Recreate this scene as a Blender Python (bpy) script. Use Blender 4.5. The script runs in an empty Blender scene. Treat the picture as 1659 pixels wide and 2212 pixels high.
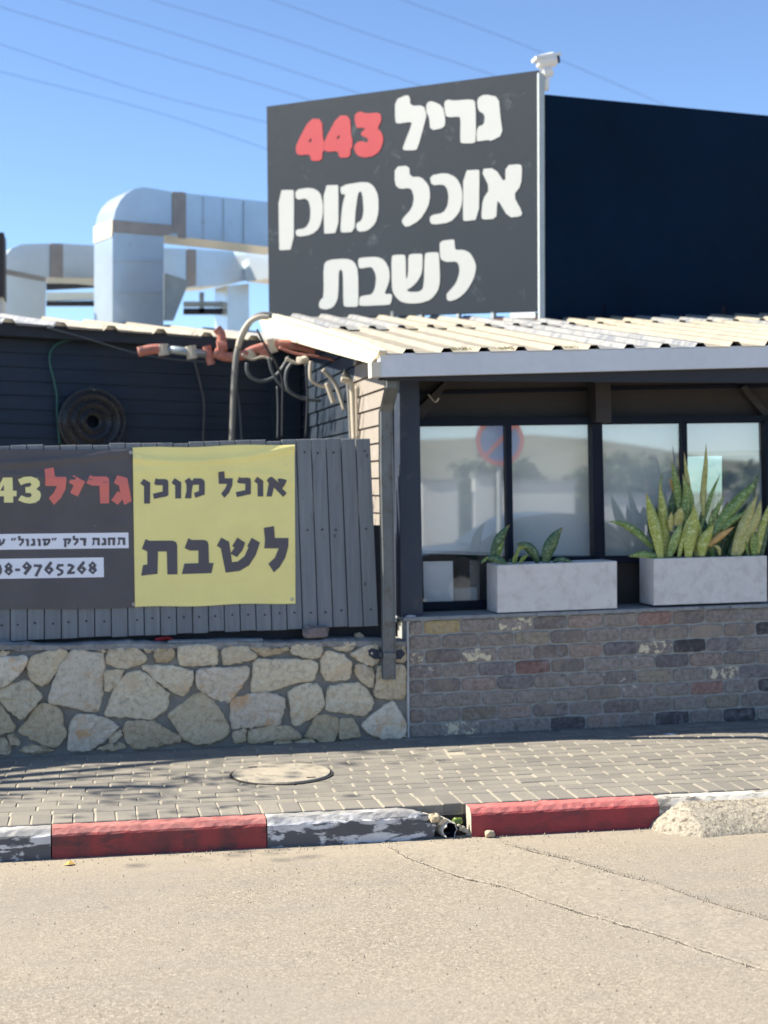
import bpy, math, random
import numpy as np
from mathutils import Vector, Matrix
from mathutils.geometry import tessellate_polygon
random.seed(7); rng = np.random.default_rng(7)
sc = bpy.context.scene
C = sc.collection

# ------------------------------------------------------------------ camera
CX, CY, F = 829.5, 1106.0, 3271.0          # reference frame 1659 x 2212
YAW, PITCH, ROLL = 0.1938, -0.0156, -0.0074
EYE = Vector((0, 0, 1.62))
fw = Vector((math.sin(YAW)*math.cos(PITCH), math.cos(YAW)*math.cos(PITCH), math.sin(PITCH)))
r0 = Vector((math.cos(YAW), -math.sin(YAW), 0)); u0 = r0.cross(fw)
rt = r0*math.cos(ROLL) + u0*math.sin(ROLL); up = -r0*math.sin(ROLL) + u0*math.cos(ROLL)
cam = bpy.data.cameras.new('camera'); co = bpy.data.objects.new('camera', cam); C.objects.link(co)
co.matrix_world = Matrix(((rt.x, up.x, -fw.x, EYE.x), (rt.y, up.y, -fw.y, EYE.y), (rt.z, up.z, -fw.z, EYE.z), (0, 0, 0, 1)))
cam.sensor_fit = 'HORIZONTAL'; cam.sensor_width = 36; cam.lens = 36*F/1659
cam.clip_start = 0.1; cam.clip_end = 3000
cam.dof.use_dof = True; cam.dof.focus_distance = 7.0; cam.dof.aperture_fstop = 3.0
sc.camera = co
sc.render.resolution_x = 768; sc.render.resolution_y = 1024

# ------------------------------------------------------------------ light
SUN = Vector((-1.1, 0.23, 1.0)).normalized()
w = bpy.data.worlds.new('World'); sc.world = w; w.use_nodes = True
nt = w.node_tree; nt.nodes.clear()
sky = nt.nodes.new('ShaderNodeTexSky'); sky.sky_type = 'NISHITA'; sky.sun_disc = False
sky.sun_elevation = math.asin(SUN.z); sky.sun_rotation = math.atan2(SUN.x, SUN.y)
sky.altitude = 2000; sky.air_density = 0.92; sky.dust_density = 0.0; sky.ozone_density = 4.0
bg = nt.nodes.new('ShaderNodeBackground'); bg.inputs[1].default_value = 0.10
ow = nt.nodes.new('ShaderNodeOutputWorld')
nt.links.new(sky.outputs[0], bg.inputs[0]); nt.links.new(bg.outputs[0], ow.inputs[0])
sl = bpy.data.lights.new('sun', 'SUN'); sl.energy = 4.9; sl.angle = math.radians(0.55); sl.color = (1.0, 0.93, 0.80)
so = bpy.data.objects.new('sun', sl); C.objects.link(so)
so.rotation_euler = SUN.to_track_quat('Z', 'Y').to_euler(); so.location = (-8, 4, 9)
sc.view_settings.view_transform = 'Standard'; sc.view_settings.look = 'None'
sc.view_settings.exposure = 1.22; sc.view_settings.gamma = 1; sc.view_settings.use_curve_mapping = False

# ------------------------------------------------------------------ helpers
def ray(px, py): return fw + rt*((px-CX)/F) - up*((py-CY)/F)
def P(px, py, Y): d = ray(px, py); return EYE + d*(Y/d.y)
def PX(px, py, X): d = ray(px, py); return EYE + d*(X/d.x)
def G(px, py, z): d = ray(px, py); return EYE + d*((z-EYE.z)/d.z)
def PL(px, py, p0, n): d = ray(px, py); return EYE + d*((p0-EYE).dot(n)/d.dot(n))
def tile(ox, oy, s): return lambda x, y: ((ox+x/s)/1.8228, (oy+y/s)/1.8228)

def wl(o):
    v = Vector((0, 0, 0))
    while o is not None: v = v + o.location; o = o.parent
    return v
def mk(name, vs, fs, m, parent=None, label=None, cat=None, group=None, kind=None, smooth=False, ms=None, mi=None):
    vs = [tuple(v) for v in vs]
    off = Vector((0, 0, 0))
    if parent is None and kind != 'structure':
        a = np.array(vs); off = Vector(((a[:, 0].min()+a[:, 0].max())/2, (a[:, 1].min()+a[:, 1].max())/2, a[:, 2].min()))
        vs = [(v[0]-off.x, v[1]-off.y, v[2]-off.z) for v in vs]
    me = bpy.data.meshes.new(name); me.from_pydata(vs, [], [tuple(f) for f in fs]); me.update()
    for q in (ms or [m]): me.materials.append(q)
    if mi is not None: me.polygons.foreach_set('material_index', mi)
    if smooth: me.polygons.foreach_set('use_smooth', [True]*len(me.polygons))
    o = bpy.data.objects.new(name, me); C.objects.link(o)
    if parent is not None: o.parent = parent; o.location = -wl(parent)
    else: o.location = off
    tag(o, label, cat, group, kind); return o
def tag(o, label=None, cat=None, group=None, kind=None):
    if label: o['label'] = label
    if cat: o['category'] = cat
    if group: o['group'] = group
    if kind: o['kind'] = kind
    return o
def empty(name, loc, label, cat, group=None, kind=None):
    o = bpy.data.objects.new(name, None); C.objects.link(o); o.location = loc; o.empty_display_size = .1
    return tag(o, label, cat, group, kind)

class MB:
    def __init__(s): s.v = []; s.f = []
    def add(s, vs, fs):
        b = len(s.v); s.v += [tuple(v) for v in vs]; s.f += [tuple(i+b for i in f) for f in fs]; return s
    def box(s, a, b):
        x0, y0, z0 = a; x1, y1, z1 = b
        return s.add([(x0,y0,z0),(x1,y0,z0),(x1,y1,z0),(x0,y1,z0),(x0,y0,z1),(x1,y0,z1),(x1,y1,z1),(x0,y1,z1)],
                     [(0,3,2,1),(4,5,6,7),(0,1,5,4),(1,2,6,5),(2,3,7,6),(3,0,4,7)])
    def bbox(s, a, b, c=.006):      # box with chamfered edges
        lo = np.array([min(a[i], b[i]) for i in range(3)]); hi = np.array([max(a[i], b[i]) for i in range(3)])
        c = min(c, *((hi-lo)*.45)); vs = []; idx = {}
        for i in (0, 1):
            for j in (0, 1):
                for k in (0, 1):
                    p = np.array([hi[0] if i else lo[0], hi[1] if j else lo[1], hi[2] if k else lo[2]])
                    sg = np.array([-1 if i else 1, -1 if j else 1, -1 if k else 1])
                    for ax in range(3):
                        q = p.copy()
                        for t in range(3):
                            if t != ax: q[t] += sg[t]*c
                        idx[(i,j,k,ax)] = len(vs); vs.append(q)
        fs = []
        for ax in range(3):
            for e in (0, 1):
                o = [t for t in range(3) if t != ax]; q = []
                for (m, n) in ((0,0),(1,0),(1,1),(0,1)):
                    key = [0,0,0]; key[ax] = e; key[o[0]] = m; key[o[1]] = n; q.append(idx[(*key, ax)])
                if (e == 0) ^ (ax == 1): q = q[::-1]
                fs.append(q)
        for ax in range(3):
            o = [t for t in range(3) if t != ax]
            for (m, n) in ((0,0),(1,0),(1,1),(0,1)):
                k0 = [0,0,0]; k0[o[0]] = m; k0[o[1]] = n; k1 = list(k0); k1[ax] = 1
                q = [idx[(*k0,o[0])], idx[(*k0,o[1])], idx[(*k1,o[1])], idx[(*k1,o[0])]]
                fs.append(q)
        for i in (0,1):
            for j in (0,1):
                for k in (0,1): fs.append([idx[(i,j,k,t)] for t in range(3)])
        # orient outwards
        ctr = (lo+hi)/2; out = []
        for f in fs:
            p = [vs[i] for i in f]; n = np.cross(p[1]-p[0], p[2]-p[0])
            if np.dot(n, sum(p)/len(p)-ctr) < 0: f = f[::-1]
            out.append(f)
        return s.add(vs, out)
    def prism(s, pts, d, holes=()):  # polygon in space extruded by vector d
        loops = [list(pts)]+[list(h) for h in holes]; flat = [Vector(p) for l in loops for p in l]
        tr = tessellate_polygon([[Vector(p) for p in l] for l in loops]); n = len(flat); d = Vector(d)
        vs = flat+[p+d for p in flat]; fs = []
        for t in tr:
            a, b, c = t; nn = (flat[b]-flat[a]).cross(flat[c]-flat[a])
            if nn.dot(d) > 0: a, c = c, a
            fs.append((a, b, c)); fs.append((c+n, b+n, a+n))
        k = 0
        for li, l in enumerate(loops):
            m = len(l)
            nn = Vector((0,0,0))
            for i in range(m): nn += l_cross(flat[k+i], flat[k+(i+1) % m])
            flip = (nn.dot(d) > 0) ^ (li > 0)
            for i in range(m):
                j = (i+1) % m; q = (k+i, k+j, k+j+n, k+i+n)
                fs.append(q if flip else q[::-1])
            k += m
        return s.add(vs, fs)
    def tube(s, pts, r, n=8, cap=True):
        pts = [Vector(p) for p in pts]; rs = r if isinstance(r, (list, tuple)) else [r]*len(pts)
        b = len(s.v); prev = None
        for i, p in enumerate(pts):
            t = (pts[min(i+1, len(pts)-1)]-pts[max(i-1, 0)]).normalized()
            if prev is None: a = Vector((0,0,1)) if abs(t.z) < .9 else Vector((1,0,0)); prev = t.cross(a).normalized()
            prev = (prev - t*prev.dot(t)).normalized(); q = t.cross(prev)
            for k in range(n):
                an = 2*math.pi*k/n; s.v.append(tuple(p+(prev*math.cos(an)+q*math.sin(an))*rs[i]))
        for i in range(len(pts)-1):
            for k in range(n):
                a = b+i*n+k; c = b+i*n+(k+1) % n; s.f.append((a, c, c+n, a+n))
        if cap:
            s.f.append(tuple(b+k for k in range(n))[::-1]); s.f.append(tuple(b+(len(pts)-1)*n+k for k in range(n)))
        return s
    def build(s, name, m, parent=None, **k): return mk(name, s.v, s.f, m, parent, **k)
def l_cross(a, b): return Vector(a).cross(Vector(b))
def spline(pts, n=6):
    pts = [Vector(p) for p in pts]; out = []
    for i in range(len(pts)-1):
        p0 = pts[max(i-1,0)]; p1 = pts[i]; p2 = pts[i+1]; p3 = pts[min(i+2, len(pts)-1)]
        for k in range(n):
            t = k/n; out.append(.5*((2*p1)+(p2-p0)*t+(2*p0-5*p1+4*p2-p3)*t*t+(3*p1-p0-3*p2+p3)*t**3))
    out.append(pts[-1]); return out
def chaikin(l, it=1, q=.25):
    for _ in range(it):
        o = []
        for i in range(len(l)):
            a = l[i]; b = l[(i+1) % len(l)]
            o += [(a[0]*(1-q)+b[0]*q, a[1]*(1-q)+b[1]*q), (a[0]*q+b[0]*(1-q), a[1]*q+b[1]*(1-q))]
        l = o
    return l

# ------------------------------------------------------------------ materials
class M:
    def __init__(s, name, rough=.7, metal=0., spec=.5):
        s.m = bpy.data.materials.new(name); s.m.use_nodes = True; s.t = s.m.node_tree
        s.b = s.t.nodes['Principled BSDF']; s.b.inputs['Roughness'].default_value = rough
        s.b.inputs['Metallic'].default_value = metal; s.b.inputs['Specular IOR Level'].default_value = spec
        s.co = s.n('ShaderNodeNewGeometry').outputs['Position']; s.nrm = None
    def n(s, t, **k):
        q = s.t.nodes.new(t)
        for a, b in k.items(): setattr(q, a, b)
        return q
    def l(s, a, b): s.t.links.new(a, b)
    def inp(s, sock, v):
        if hasattr(v, 'links') or isinstance(v, bpy.types.NodeSocket): s.l(v, sock)
        elif isinstance(v, (tuple, list)): sock.default_value = tuple(v)+((1,) if len(v) == 3 and sock.type == 'RGBA' else ())
        else: sock.default_value = v
    def objco(s): s.co = s.n('ShaderNodeTexCoord').outputs['Object']
    def scaled(s, v):
        q = s.n('ShaderNodeMapping'); s.l(s.co, q.inputs[0]); q.inputs['Scale'].default_value = v; return q.outputs[0]
    def noise(s, scale, detail=4, rough=.6, co=None, dist=0):
        q = s.n('ShaderNodeTexNoise'); s.l(co or s.co, q.inputs['Vector']); q.inputs['Scale'].default_value = scale
        q.inputs['Detail'].default_value = detail; q.inputs['Roughness'].default_value = rough; q.inputs['Distortion'].default_value = dist
        return q.outputs['Fac']
    def vor(s, scale, out='Color', co=None, feature='F1'):
        q = s.n('ShaderNodeTexVoronoi', feature=feature); s.l(co or s.co, q.inputs['Vector']); q.inputs['Scale'].default_value = scale
        return q.outputs[out]
    def ramp(s, v, stops, interp='LINEAR'):
        q = s.n('ShaderNodeValToRGB'); q.color_ramp.interpolation = interp; e = q.color_ramp.elements
        while len(e) < len(stops): e.new(.5)
        for i, (p, c) in enumerate(stops):
            e[i].position = p; e[i].color = (c, c, c, 1) if isinstance(c, (int, float)) else (*c, 1)
        s.l(v, q.inputs[0]); return q.outputs[0]
    def mix(s, f, a, b, mode='MIX'):
        q = s.n('ShaderNodeMix', data_type='RGBA', blend_type=mode)
        s.inp(q.inputs[0], f); s.inp(q.inputs[6], a); s.inp(q.inputs[7], b); return q.outputs[2]
    def math(s, op, a, b=0., c=0.):
        q = s.n('ShaderNodeMath', operation=op); s.inp(q.inputs[0], a); s.inp(q.inputs[1], b)
        s.inp(q.inputs[2], c); return q.outputs[0]
    def bump(s, h, strength=.5, dist=.01):
        q = s.n('ShaderNodeBump'); q.inputs['Strength'].default_value = strength; q.inputs['Distance'].default_value = dist
        s.l(h, q.inputs['Height'])
        if s.nrm: s.l(s.nrm, q.inputs['Normal'])
        s.nrm = q.outputs[0]; s.l(s.nrm, s.b.inputs['Normal']); return s
    def col(s, v): s.inp(s.b.inputs['Base Color'], v); return s.m
    def rnd(s):
        a = s.n('ShaderNodeObjectInfo').outputs['Random']; b = s.n('ShaderNodeNewGeometry').outputs['Random Per Island']
        return s.math('FRACT', s.math('ADD', a, b))
    def attr(s, name): return s.n('ShaderNodeAttribute', attribute_name=name).outputs['Fac']

def simple(name, c, rough=.6, metal=0., var=.25, scale=6, bump=.2, bscale=80, spec=.5, dirt=None, dirts=(.55, .7)):
    q = M(name, rough, metal, spec)
    n1 = q.noise(scale, 5); n2 = q.noise(scale*9, 4)
    lo = tuple(x*(1-var) for x in c); hi = tuple(min(1, x*(1+var)) for x in c)
    a = q.ramp(n1, [(.3, lo), (.7, hi)]); a = q.mix(.35, a, q.ramp(n2, [(.3, lo), (.7, hi)]))
    if dirt: a = q.mix(q.ramp(q.noise(scale*2.3, 6, .7, dist=.4), [(dirts[0], 0.), (dirts[1], 1.)]), a, dirt)
    if bump: q.bump(q.noise(bscale, 4), bump, .004)
    q.l(q.ramp(n2, [(.2, max(0, rough-.12)), (.8, min(1, rough+.12))]), q.b.inputs['Roughness'])
    return q.col(a)

# road: sun-bleached asphalt, aggregate showing
q = M('road_asphalt', .9, spec=.3)
v1 = q.vor(105); v2 = q.vor(190); sep = q.n('ShaderNodeSeparateColor'); q.l(v1, sep.inputs[0]); sep2 = q.n('ShaderNodeSeparateColor'); q.l(v2, sep2.inputs[0])
a = q.ramp(sep.outputs[0], [(0, (.17,.145,.115)), (.35, (.25,.215,.17)), (.75, (.31,.27,.215)), (1, (.47,.42,.34))])
b = q.ramp(sep2.outputs[1], [(0, (.13,.115,.095)), (.3, (.245,.21,.168)), (.8, (.30,.26,.21)), (1, (.52,.47,.38))])
a = q.mix(.55, a, b); a = q.mix(1., a, (.99,.985,.95), 'MULTIPLY')
pit = q.ramp(q.noise(170, 3, .7), [(.27, .95), (.38, 0.)]); a = q.mix(pit, a, (.09,.075,.055))
chip = q.ramp(q.vor(120, 'Distance'), [(.10, .8), (.22, 0.)]); chip = q.math('MULTIPLY', chip, q.ramp(q.noise(40), [(.52, 0.), (.6, 1.)])); a = q.mix(chip, a, (.58,.53,.44))
a = q.mix(q.ramp(q.noise(1.1, 5), [(.35, .0), (.7, .45)]), a, (.345,.295,.225))
a = q.mix(q.ramp(q.noise(.55, 4), [(.45, .0), (.7, .35)]), a, (.20,.185,.165))
a = q.mix(q.math('MULTIPLY', q.attr('kerbdust'), .55), a, (.37,.31,.225))
a = q.mix(q.math('MULTIPLY', q.attr('patch'), .28), a, q.ramp(q.vor(58), [(0, (.19,.16,.12)), (.5, (.34,.29,.22)), (1, (.5,.45,.36))]))
stk = q.noise(1, 6, .65, q.scaled((.8, 3.2, 1)), dist=.4); a = q.mix(q.ramp(stk, [(.52, 0.), (.72, .45)]), a, (.215,.20,.18)); a = q.mix(q.ramp(q.noise(5.5, 7, .75), [(.58, 0.), (.75, .35)]), a, (.19,.17,.145))
spots = q.ramp(q.vor(2.1, 'Distance', q.scaled((1, .55, 1))), [(.035, 1.), (.06, 0.)])
a = q.mix(q.math('MULTIPLY', spots, q.ramp(q.noise(3), [(.5, 0.), (.6, .6)])), a, (.13,.125,.12))
wob = q.math('MULTIPLY', q.math('SUBTRACT', q.noise(38, 5, .75), .5), .035)
def crk(at, w0, w1):
    d = q.math('ABSOLUTE', q.math('ADD', q.attr(at), wob)); wn = q.ramp(q.noise(14, 5, .7), [(.36, w0), (.60, w1)])
    return q.math('MULTIPLY', q.math('LESS_THAN', d, wn), .92)
cr_ = q.math('MAXIMUM', crk('d1', -.001, .0145), crk('d2', -.003, .0125))
a = q.mix(cr_, a, (.055,.045,.034))
edge = q.math('MULTIPLY', q.math('LESS_THAN', q.math('ABSOLUTE', q.math('SUBTRACT', q.attr('d1'), .03)), .025), q.ramp(q.noise(90, 3), [(.5, 0.), (.6, .3)])); a = q.mix(edge, a, (.62,.56,.45))
q.bump(q.math('SUBTRACT', 1., cr_), .8, .006)
q.bump(q.vor(130, 'Distance'), .22, .004); q.bump(q.noise(260, 3), .3, .003)
ROAD = q.col(a)
# pavers
q = M('paver_concrete', .88, spec=.3)
r = q.rnd()
a = q.ramp(r, [(0, (.20,.183,.155)), (.3, (.238,.218,.183)), (.7, (.26,.236,.195)), (1, (.295,.265,.212))])
a = q.mix(q.ramp(q.noise(60, 5, .7), [(.3, .35), (.65, 0.)]), a, (.12,.11,.10))
a = q.mix(q.ramp(q.noise(300, 3), [(.5, 0.), (.75, .4)]), a, (.36,.33,.28))
a = q.mix(q.ramp(q.noise(2.2, 5), [(.45, 0.), (.7, .5)]), a, (.15,.14,.125))
q.bump(q.noise(220, 4), .45, .003)
PAVER = q.col(a)
SAND = simple('joint_sand', (.42,.375,.285), .95, var=.2, scale=25, bump=.6, bscale=300)
SLAB = simple('pavement_bedding', (.20,.18,.15), .95, var=.2, scale=25, bump=.6, bscale=300)
MANHOLE = simple('manhole_concrete', (.37,.325,.25), .9, var=.22, scale=9, bump=.7, bscale=180, dirt=(.17,.15,.13))
DARKGAP = simple('dark_dirt', (.035,.03,.027), .95, var=.4, scale=30, bump=.5)
# natural stone
def stonemat(name, base, warm, lt):
    q = M(name, .92, spec=.25)
    r = q.rnd(); vary = q.ramp(r, [(0, (.84,.82,.79)), (.5, (.96,.95,.94)), (1, (1,1,1))])
    a = q.ramp(q.noise(30, 9, .8), [(.32, tuple(x*.55 for x in base)), (.5, base), (.68, lt)])
    a = q.mix(q.ramp(q.noise(7, 4, .6, dist=.5), [(.56, 0.), (.66, .75)]), a, warm)
    a = q.mix(q.ramp(q.noise(90, 5, .7), [(.30, .8), (.38, 0.)]), a, (.19,.16,.12))
    a = q.mix(q.ramp(q.noise(12, 6, .7, dist=1), [(.62, 0.), (.72, .55)]), a, (.14,.135,.13))
    a = q.mix(1., a, vary, 'MULTIPLY')
    q.bump(q.noise(24, 9, .8), .85, .022); q.bump(q.noise(110, 5, .7), .4, .004)
    return q.col(a)
STONES = [stonemat('limestone_cream', (.86,.735,.52), (.82,.62,.38), (.95,.87,.68)),
          stonemat('limestone_white', (.92,.82,.64), (.82,.56,.32), (.97,.90,.72)),
          stonemat('limestone_grey', (.70,.57,.37), (.70,.56,.36), (.80,.71,.54)),
          stonemat('limestone_orange', (.80,.69,.53), (.78,.45,.20), (.90,.83,.69))]
MORTAR = simple('grey_mortar', (.235,.23,.205), .95, var=.22, scale=10, bump=.8, bscale=90)
CAPM = simple('wall_cap_mortar', (.27,.265,.25), .95, var=.4, scale=14, bump=1., bscale=60, dirt=(.07,.065,.06))
# bricks
def brickm(name, c, flake=None, fth=.6, alt=None):
    q = M(name, .9, spec=.3)
    a = q.ramp(q.noise(34, 8, .78), [(.32, tuple(x*.5 for x in c)), (.5, c), (.68, tuple(x*1.3 for x in c))])
    if alt: a = q.mix(q.ramp(q.noise(9, 4), [(.45, 0.), (.6, .8)]), a, alt)
    r = q.rnd(); a = q.mix(1., a, q.ramp(r, [(0, (.72,.72,.74)), (.5, (.95,.95,.95)), (1, (1,1,1))]), 'MULTIPLY')
    a = q.mix(q.ramp(q.noise(17, 5, .6), [(.5, 0.), (.75, .45)]), a, (.36,.34,.32))
    sp = q.ramp(q.noise(33, 6, .62, dist=.6), [(.69, 0.), (.73, .75)]); a = q.mix(sp, a, (.58,.54,.46))
    if flake: a = q.mix(q.ramp(q.noise(19, 7, .66, dist=.3), [(fth, 0.), (fth+.025, 1.)]), a, flake)
    q.bump(q.noise(70, 6, .7), .8, .007)
    return q.col(a)
BR = {'n': brickm('brick_taupe', (.29,.25,.215)), 'm': brickm('brick_mauve', (.265,.228,.20), alt=(.35,.285,.22)),
      'r': brickm('brick_red', (.32,.20,.165)), 'b': brickm('brick_rust', (.335,.26,.215)), 'd': brickm('brick_charcoal', (.11,.10,.10)),
      'u': brickm('brick_blue_grey', (.22,.195,.19)), 'o': brickm('brick_ochre', (.46,.36,.19)), 'k': brickm('brick_olive', (.33,.28,.21)),
      'f': brickm('brick_flaked', (.32,.27,.235), (.70,.62,.42), .53), 'g': brickm('brick_peeling', (.31,.265,.235), (.52,.47,.39), .60)}
BMORT = simple('brick_mortar', (.33,.325,.30), .95, var=.2, scale=18, bump=.8, bscale=120)
COPE = simple('grey_coping', (.25,.265,.27), .8, var=.2, scale=12, bump=.5, bscale=60, dirt=(.07,.07,.07))
# timber
q = M('fence_paint', .55, spec=.4)
cz = q.scaled((34, 34, 1.6)); r = q.rnd()
a = q.ramp(q.noise(1, 6, .65, cz), [(.3, (.155,.172,.185)), (.7, (.235,.255,.268))])
a = q.mix(1., a, q.ramp(r, [(0, (.86,.86,.87)), (1, (1,1,1))]), 'MULTIPLY')
a = q.mix(q.ramp(q.noise(14, 6, .7, q.scaled((1.6, 1, .45))), [(.60, 0.), (.72, .5)]), a, (.10,.10,.11))
a = q.mix(q.ramp(q.vor(9, 'Distance', q.scaled((1, .1, .55))), [(.05, .7), (.09, 0.)]), a, (.045,.04,.04))
q.bump(q.noise(1, 5, .6, cz), .35, .003)
FENCE = q.col(a)
DARKPAINT = simple('charcoal_paint', (.036,.046,.068), .5, spec=.3, var=.12, scale=3, bump=.2, dirt=(.06,.07,.08))
FRAME = simple('black_aluminium', (.008,.013,.026), .5, var=.15, bump=.08, spec=.15)
BROWN = simple('brown_black_timber', (.032,.028,.029), .65, var=.2, scale=8, bump=.3, bscale=40)
PIPEG = simple('grey_metal_downpipe', (.15,.158,.155), .45, var=.18, scale=5, bump=.15, dirt=(.11,.09,.055), metal=.2)
q = M('dark_siding', .6, spec=.4)
cz = q.scaled((1.5, 1.5, 40))
a = q.ramp(q.noise(1, 6, .65, cz), [(.3, (.009,.020,.038)), (.7, (.018,.032,.052))])
a = q.mix(q.ramp(q.noise(1.2, 5), [(.5, 0.), (.7, .5)]), a, (.045,.044,.042)); q.bump(q.noise(1, 5, .6, cz), .3, .003)
SIDING = q.col(a)
CREAM = simple('cream_siding', (.27,.235,.195), .7, var=.1, scale=6, bump=.3, dirt=(.33,.29,.25))
RAKE = simple('cream_flashing', (.68,.61,.46), .6, var=.06, scale=3, bump=.1)
ROOF = simple('cream_roof_sheet', (.33,.29,.215), .6, var=.14, scale=3, bump=.15, dirt=(.22,.20,.17), dirts=(.48,.68))  # grey patches: dirt, plus shade put into the sheet colour
ROOFG = simple('pale_grey_roof_sheet', (.27,.265,.25), .5, var=.15, scale=3, bump=.15, dirt=(.15,.16,.18), dirts=(.5,.62))  # bluish patches paint shade lying on the sheets, besides dirt
GUTTER = simple('grey_gutter', (.62,.64,.66), .5, var=.1, scale=2, bump=.06)
GUTC = simple('gutter_end_cream', (.62,.57,.45), .6, var=.08, scale=8, bump=.1)
FASCIA = simple('black_fascia', (.012,.015,.024), .6, var=.2, bump=.1)
CONC = simple('planter_concrete', (.66,.635,.60), .85, var=.08, scale=5, bump=.35, bscale=140, dirt=(.50,.465,.43), dirts=(.48,.74))
SOIL = simple('dry_soil', (.05,.04,.03), .95, var=.4, scale=60, bump=1., bscale=120)
SIGNG = simple('sign_charcoal_panel', (.019,.027,.037), .6, spec=.2, var=.05, scale=1.5, bump=.02, dirt=(.10,.12,.14), dirts=(.6,.8))
SIGNW = simple('sign_white_vinyl', (.40,.41,.395), .5, var=.03, bump=0)
SIGNR = simple('sign_red_vinyl', (.36,.022,.028), .5, var=.05, bump=0)
NAVY = simple('navy_sign_panel', (.002,.012,.032), .7, spec=.08, var=.25, scale=1.2, bump=.02)
SIGNP = simple('sign_post_metal', (.42,.46,.46), .5, var=.1, bump=.05)
def vinyl(name, c, var=.05):
    q = M(name, .5, spec=.45)
    a = q.ramp(q.noise(3, 4), [(.3, tuple(x*(1-var) for x in c)), (.7, tuple(min(1, x*(1+var)) for x in c))])
    a = q.mix(q.ramp(q.noise(28, 5, .6), [(.70, 0.), (.73, .6)]), a, tuple(min(1, x*.6+.15) for x in c))
    q.bump(q.noise(5, 4, .55, q.scaled((1, 1, 1.8)), dist=.8), .5, .02); return q.col(a)
BANY = vinyl('banner_yellow_vinyl', (.98,.84,.31)); BANK = vinyl('banner_black_vinyl', (.10,.092,.095), .12)
INK = simple('banner_dark_ink', (.095,.088,.10), .5, var=.1, bump=0); INKR = simple('banner_red_ink', (.74,.19,.15), .5, var=.05, bump=0)
INKY = simple('banner_yellow_ink', (.90,.82,.36), .5, var=.04, bump=0); INKW = simple('banner_white_ink', (.86,.87,.92), .5, var=.03, bump=0)
STEEL = simple('eyelet_steel', (.4,.4,.4), .35, 1., bump=0)
# kerb paints
def kerbm(name, paint, under, th, w=.05, dirt=.5, top_col=None):
    q = M(name, .75, spec=.35)
    n = q.noise(9, 7, .62, q.scaled((.55, 1, 1.5)), dist=.3)
    a = q.mix(q.ramp(n, [(th, 0.), (th+w, 1.)]), paint, under)
    a = q.mix(q.ramp(q.noise(5, 5), [(.42, 0.), (.68, dirt)]), a, (.05,.045,.045))
    if top_col:  # paler colour mixed in near the top of the stone
        sp = q.n('ShaderNodeSeparateXYZ'); q.l(q.co, sp.inputs[0]); a = q.mix(q.math('MULTIPLY', q.ramp(q.math('ADD', sp.outputs[2], q.math('MULTIPLY', q.noise(20), .02)), [(-.0, 0.), (.001, .0)]) if False else q.math('MULTIPLY', q.math('GREATER_THAN', q.math('ADD', sp.outputs[2], q.math('MULTIPLY', q.noise(25, 5), .016)), -.024), q.ramp(q.noise(30, 6), [(.3, .45), (.7, .95)])), 1.), a, top_col)
    q.bump(n, .4, .004); q.bump(q.noise(120, 4), .5, .003); return q.col(a)
KRED = kerbm('kerb_red_paint', (.30,.055,.052), (.17,.05,.05), .52, dirt=.9, top_col=(.60,.24,.20))
KRED2 = kerbm('kerb_fresh_red_paint', (.33,.052,.055), (.24,.05,.052), .55, dirt=.45, top_col=(.60,.20,.175))
KWB = kerbm('kerb_worn_black_white', (.115,.115,.12), (.66,.65,.64), .535, dirt=.3, top_col=(.40,.385,.36))
KW = kerbm('kerb_white_paint', (.60,.56,.48), (.26,.235,.20), .52, dirt=.35)
KEND = simple('kerb_broken_concrete', (.42,.38,.30), .95, var=.3, scale=30, bump=1., bscale=90)
q = M('rough_concrete', .95, spec=.2)
v = q.vor(62); sp = q.n('ShaderNodeSeparateColor'); q.l(v, sp.inputs[0])
a = q.ramp(sp.outputs[0], [(0, (.24,.21,.16)), (.25, (.33,.29,.225)), (1, (.41,.365,.285))])
a = q.mix(q.ramp(q.noise(30, 5), [(.34, .8), (.46, 0.)]), a, (.10,.08,.06))
q.bump(q.vor(48, 'SmoothF1' if False else 'Distance'), .45, .006); q.bump(q.noise(45, 6, .7), .7, .010); q.bump(q.noise(120, 5), .6, .006); LUMP = q.col(a)
# metal, plastics
q = M('galvanised_duct', .30, .65); a = q.mix(q.ramp(q.noise(1.3, 3), [(.4, 0.), (.65, .6)]), (.60,.65,.67), (.48,.52,.53)); a = q.mix(q.ramp(q.noise(9, 5, .7), [(.58, 0.), (.7, .25)]), a, (.38,.36,.33)); q.bump(q.noise(2.2, 2), .25, .03); GALV = q.col(a)
FLANGE = simple('duct_flange', (.36,.33,.30), .6, .2, var=.2, scale=6, bump=.1)
TAPE = simple('duct_tape_cream', (.66,.56,.38), .6, var=.05)
RUST = simple('rusty_red_pipe', (.42,.15,.11), .7, var=.35, scale=14, bump=.5, dirt=(.42,.30,.22), dirts=(.55,.62))
RUSTB = simple('rust_brown_steel', (.12,.055,.045), .75, var=.3, scale=9, bump=.3)
GPIPE = simple('galvanised_pipe', (.30,.34,.36), .4, .5, var=.15, bump=.05)
COND = simple('grey_conduit', (.17,.165,.15), .55, var=.15, bump=.1)
CBEI = simple('beige_cable', (.48,.42,.32), .6, var=.12, bump=.1)
CGRN = simple('green_hose', (.02,.10,.085), .5, var=.1, bump=0)
CBLK = simple('black_cable', (.018,.02,.024), .5, var=.1, bump=0)
CGRY = simple('dull_grey_cable', (.075,.085,.09), .55, var=.12, bump=0)
COIL = simple('black_plastic_tubing', (.009,.010,.014), .25, var=.2, bump=.1)
CCTVW = simple('camera_white_plastic', (.75,.74,.72), .4, var=.03, bump=0)
ROCKM = stonemat('loose_rock_pinkish', (.27,.215,.20), (.50,.46,.42), (.34,.29,.27))
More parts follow.
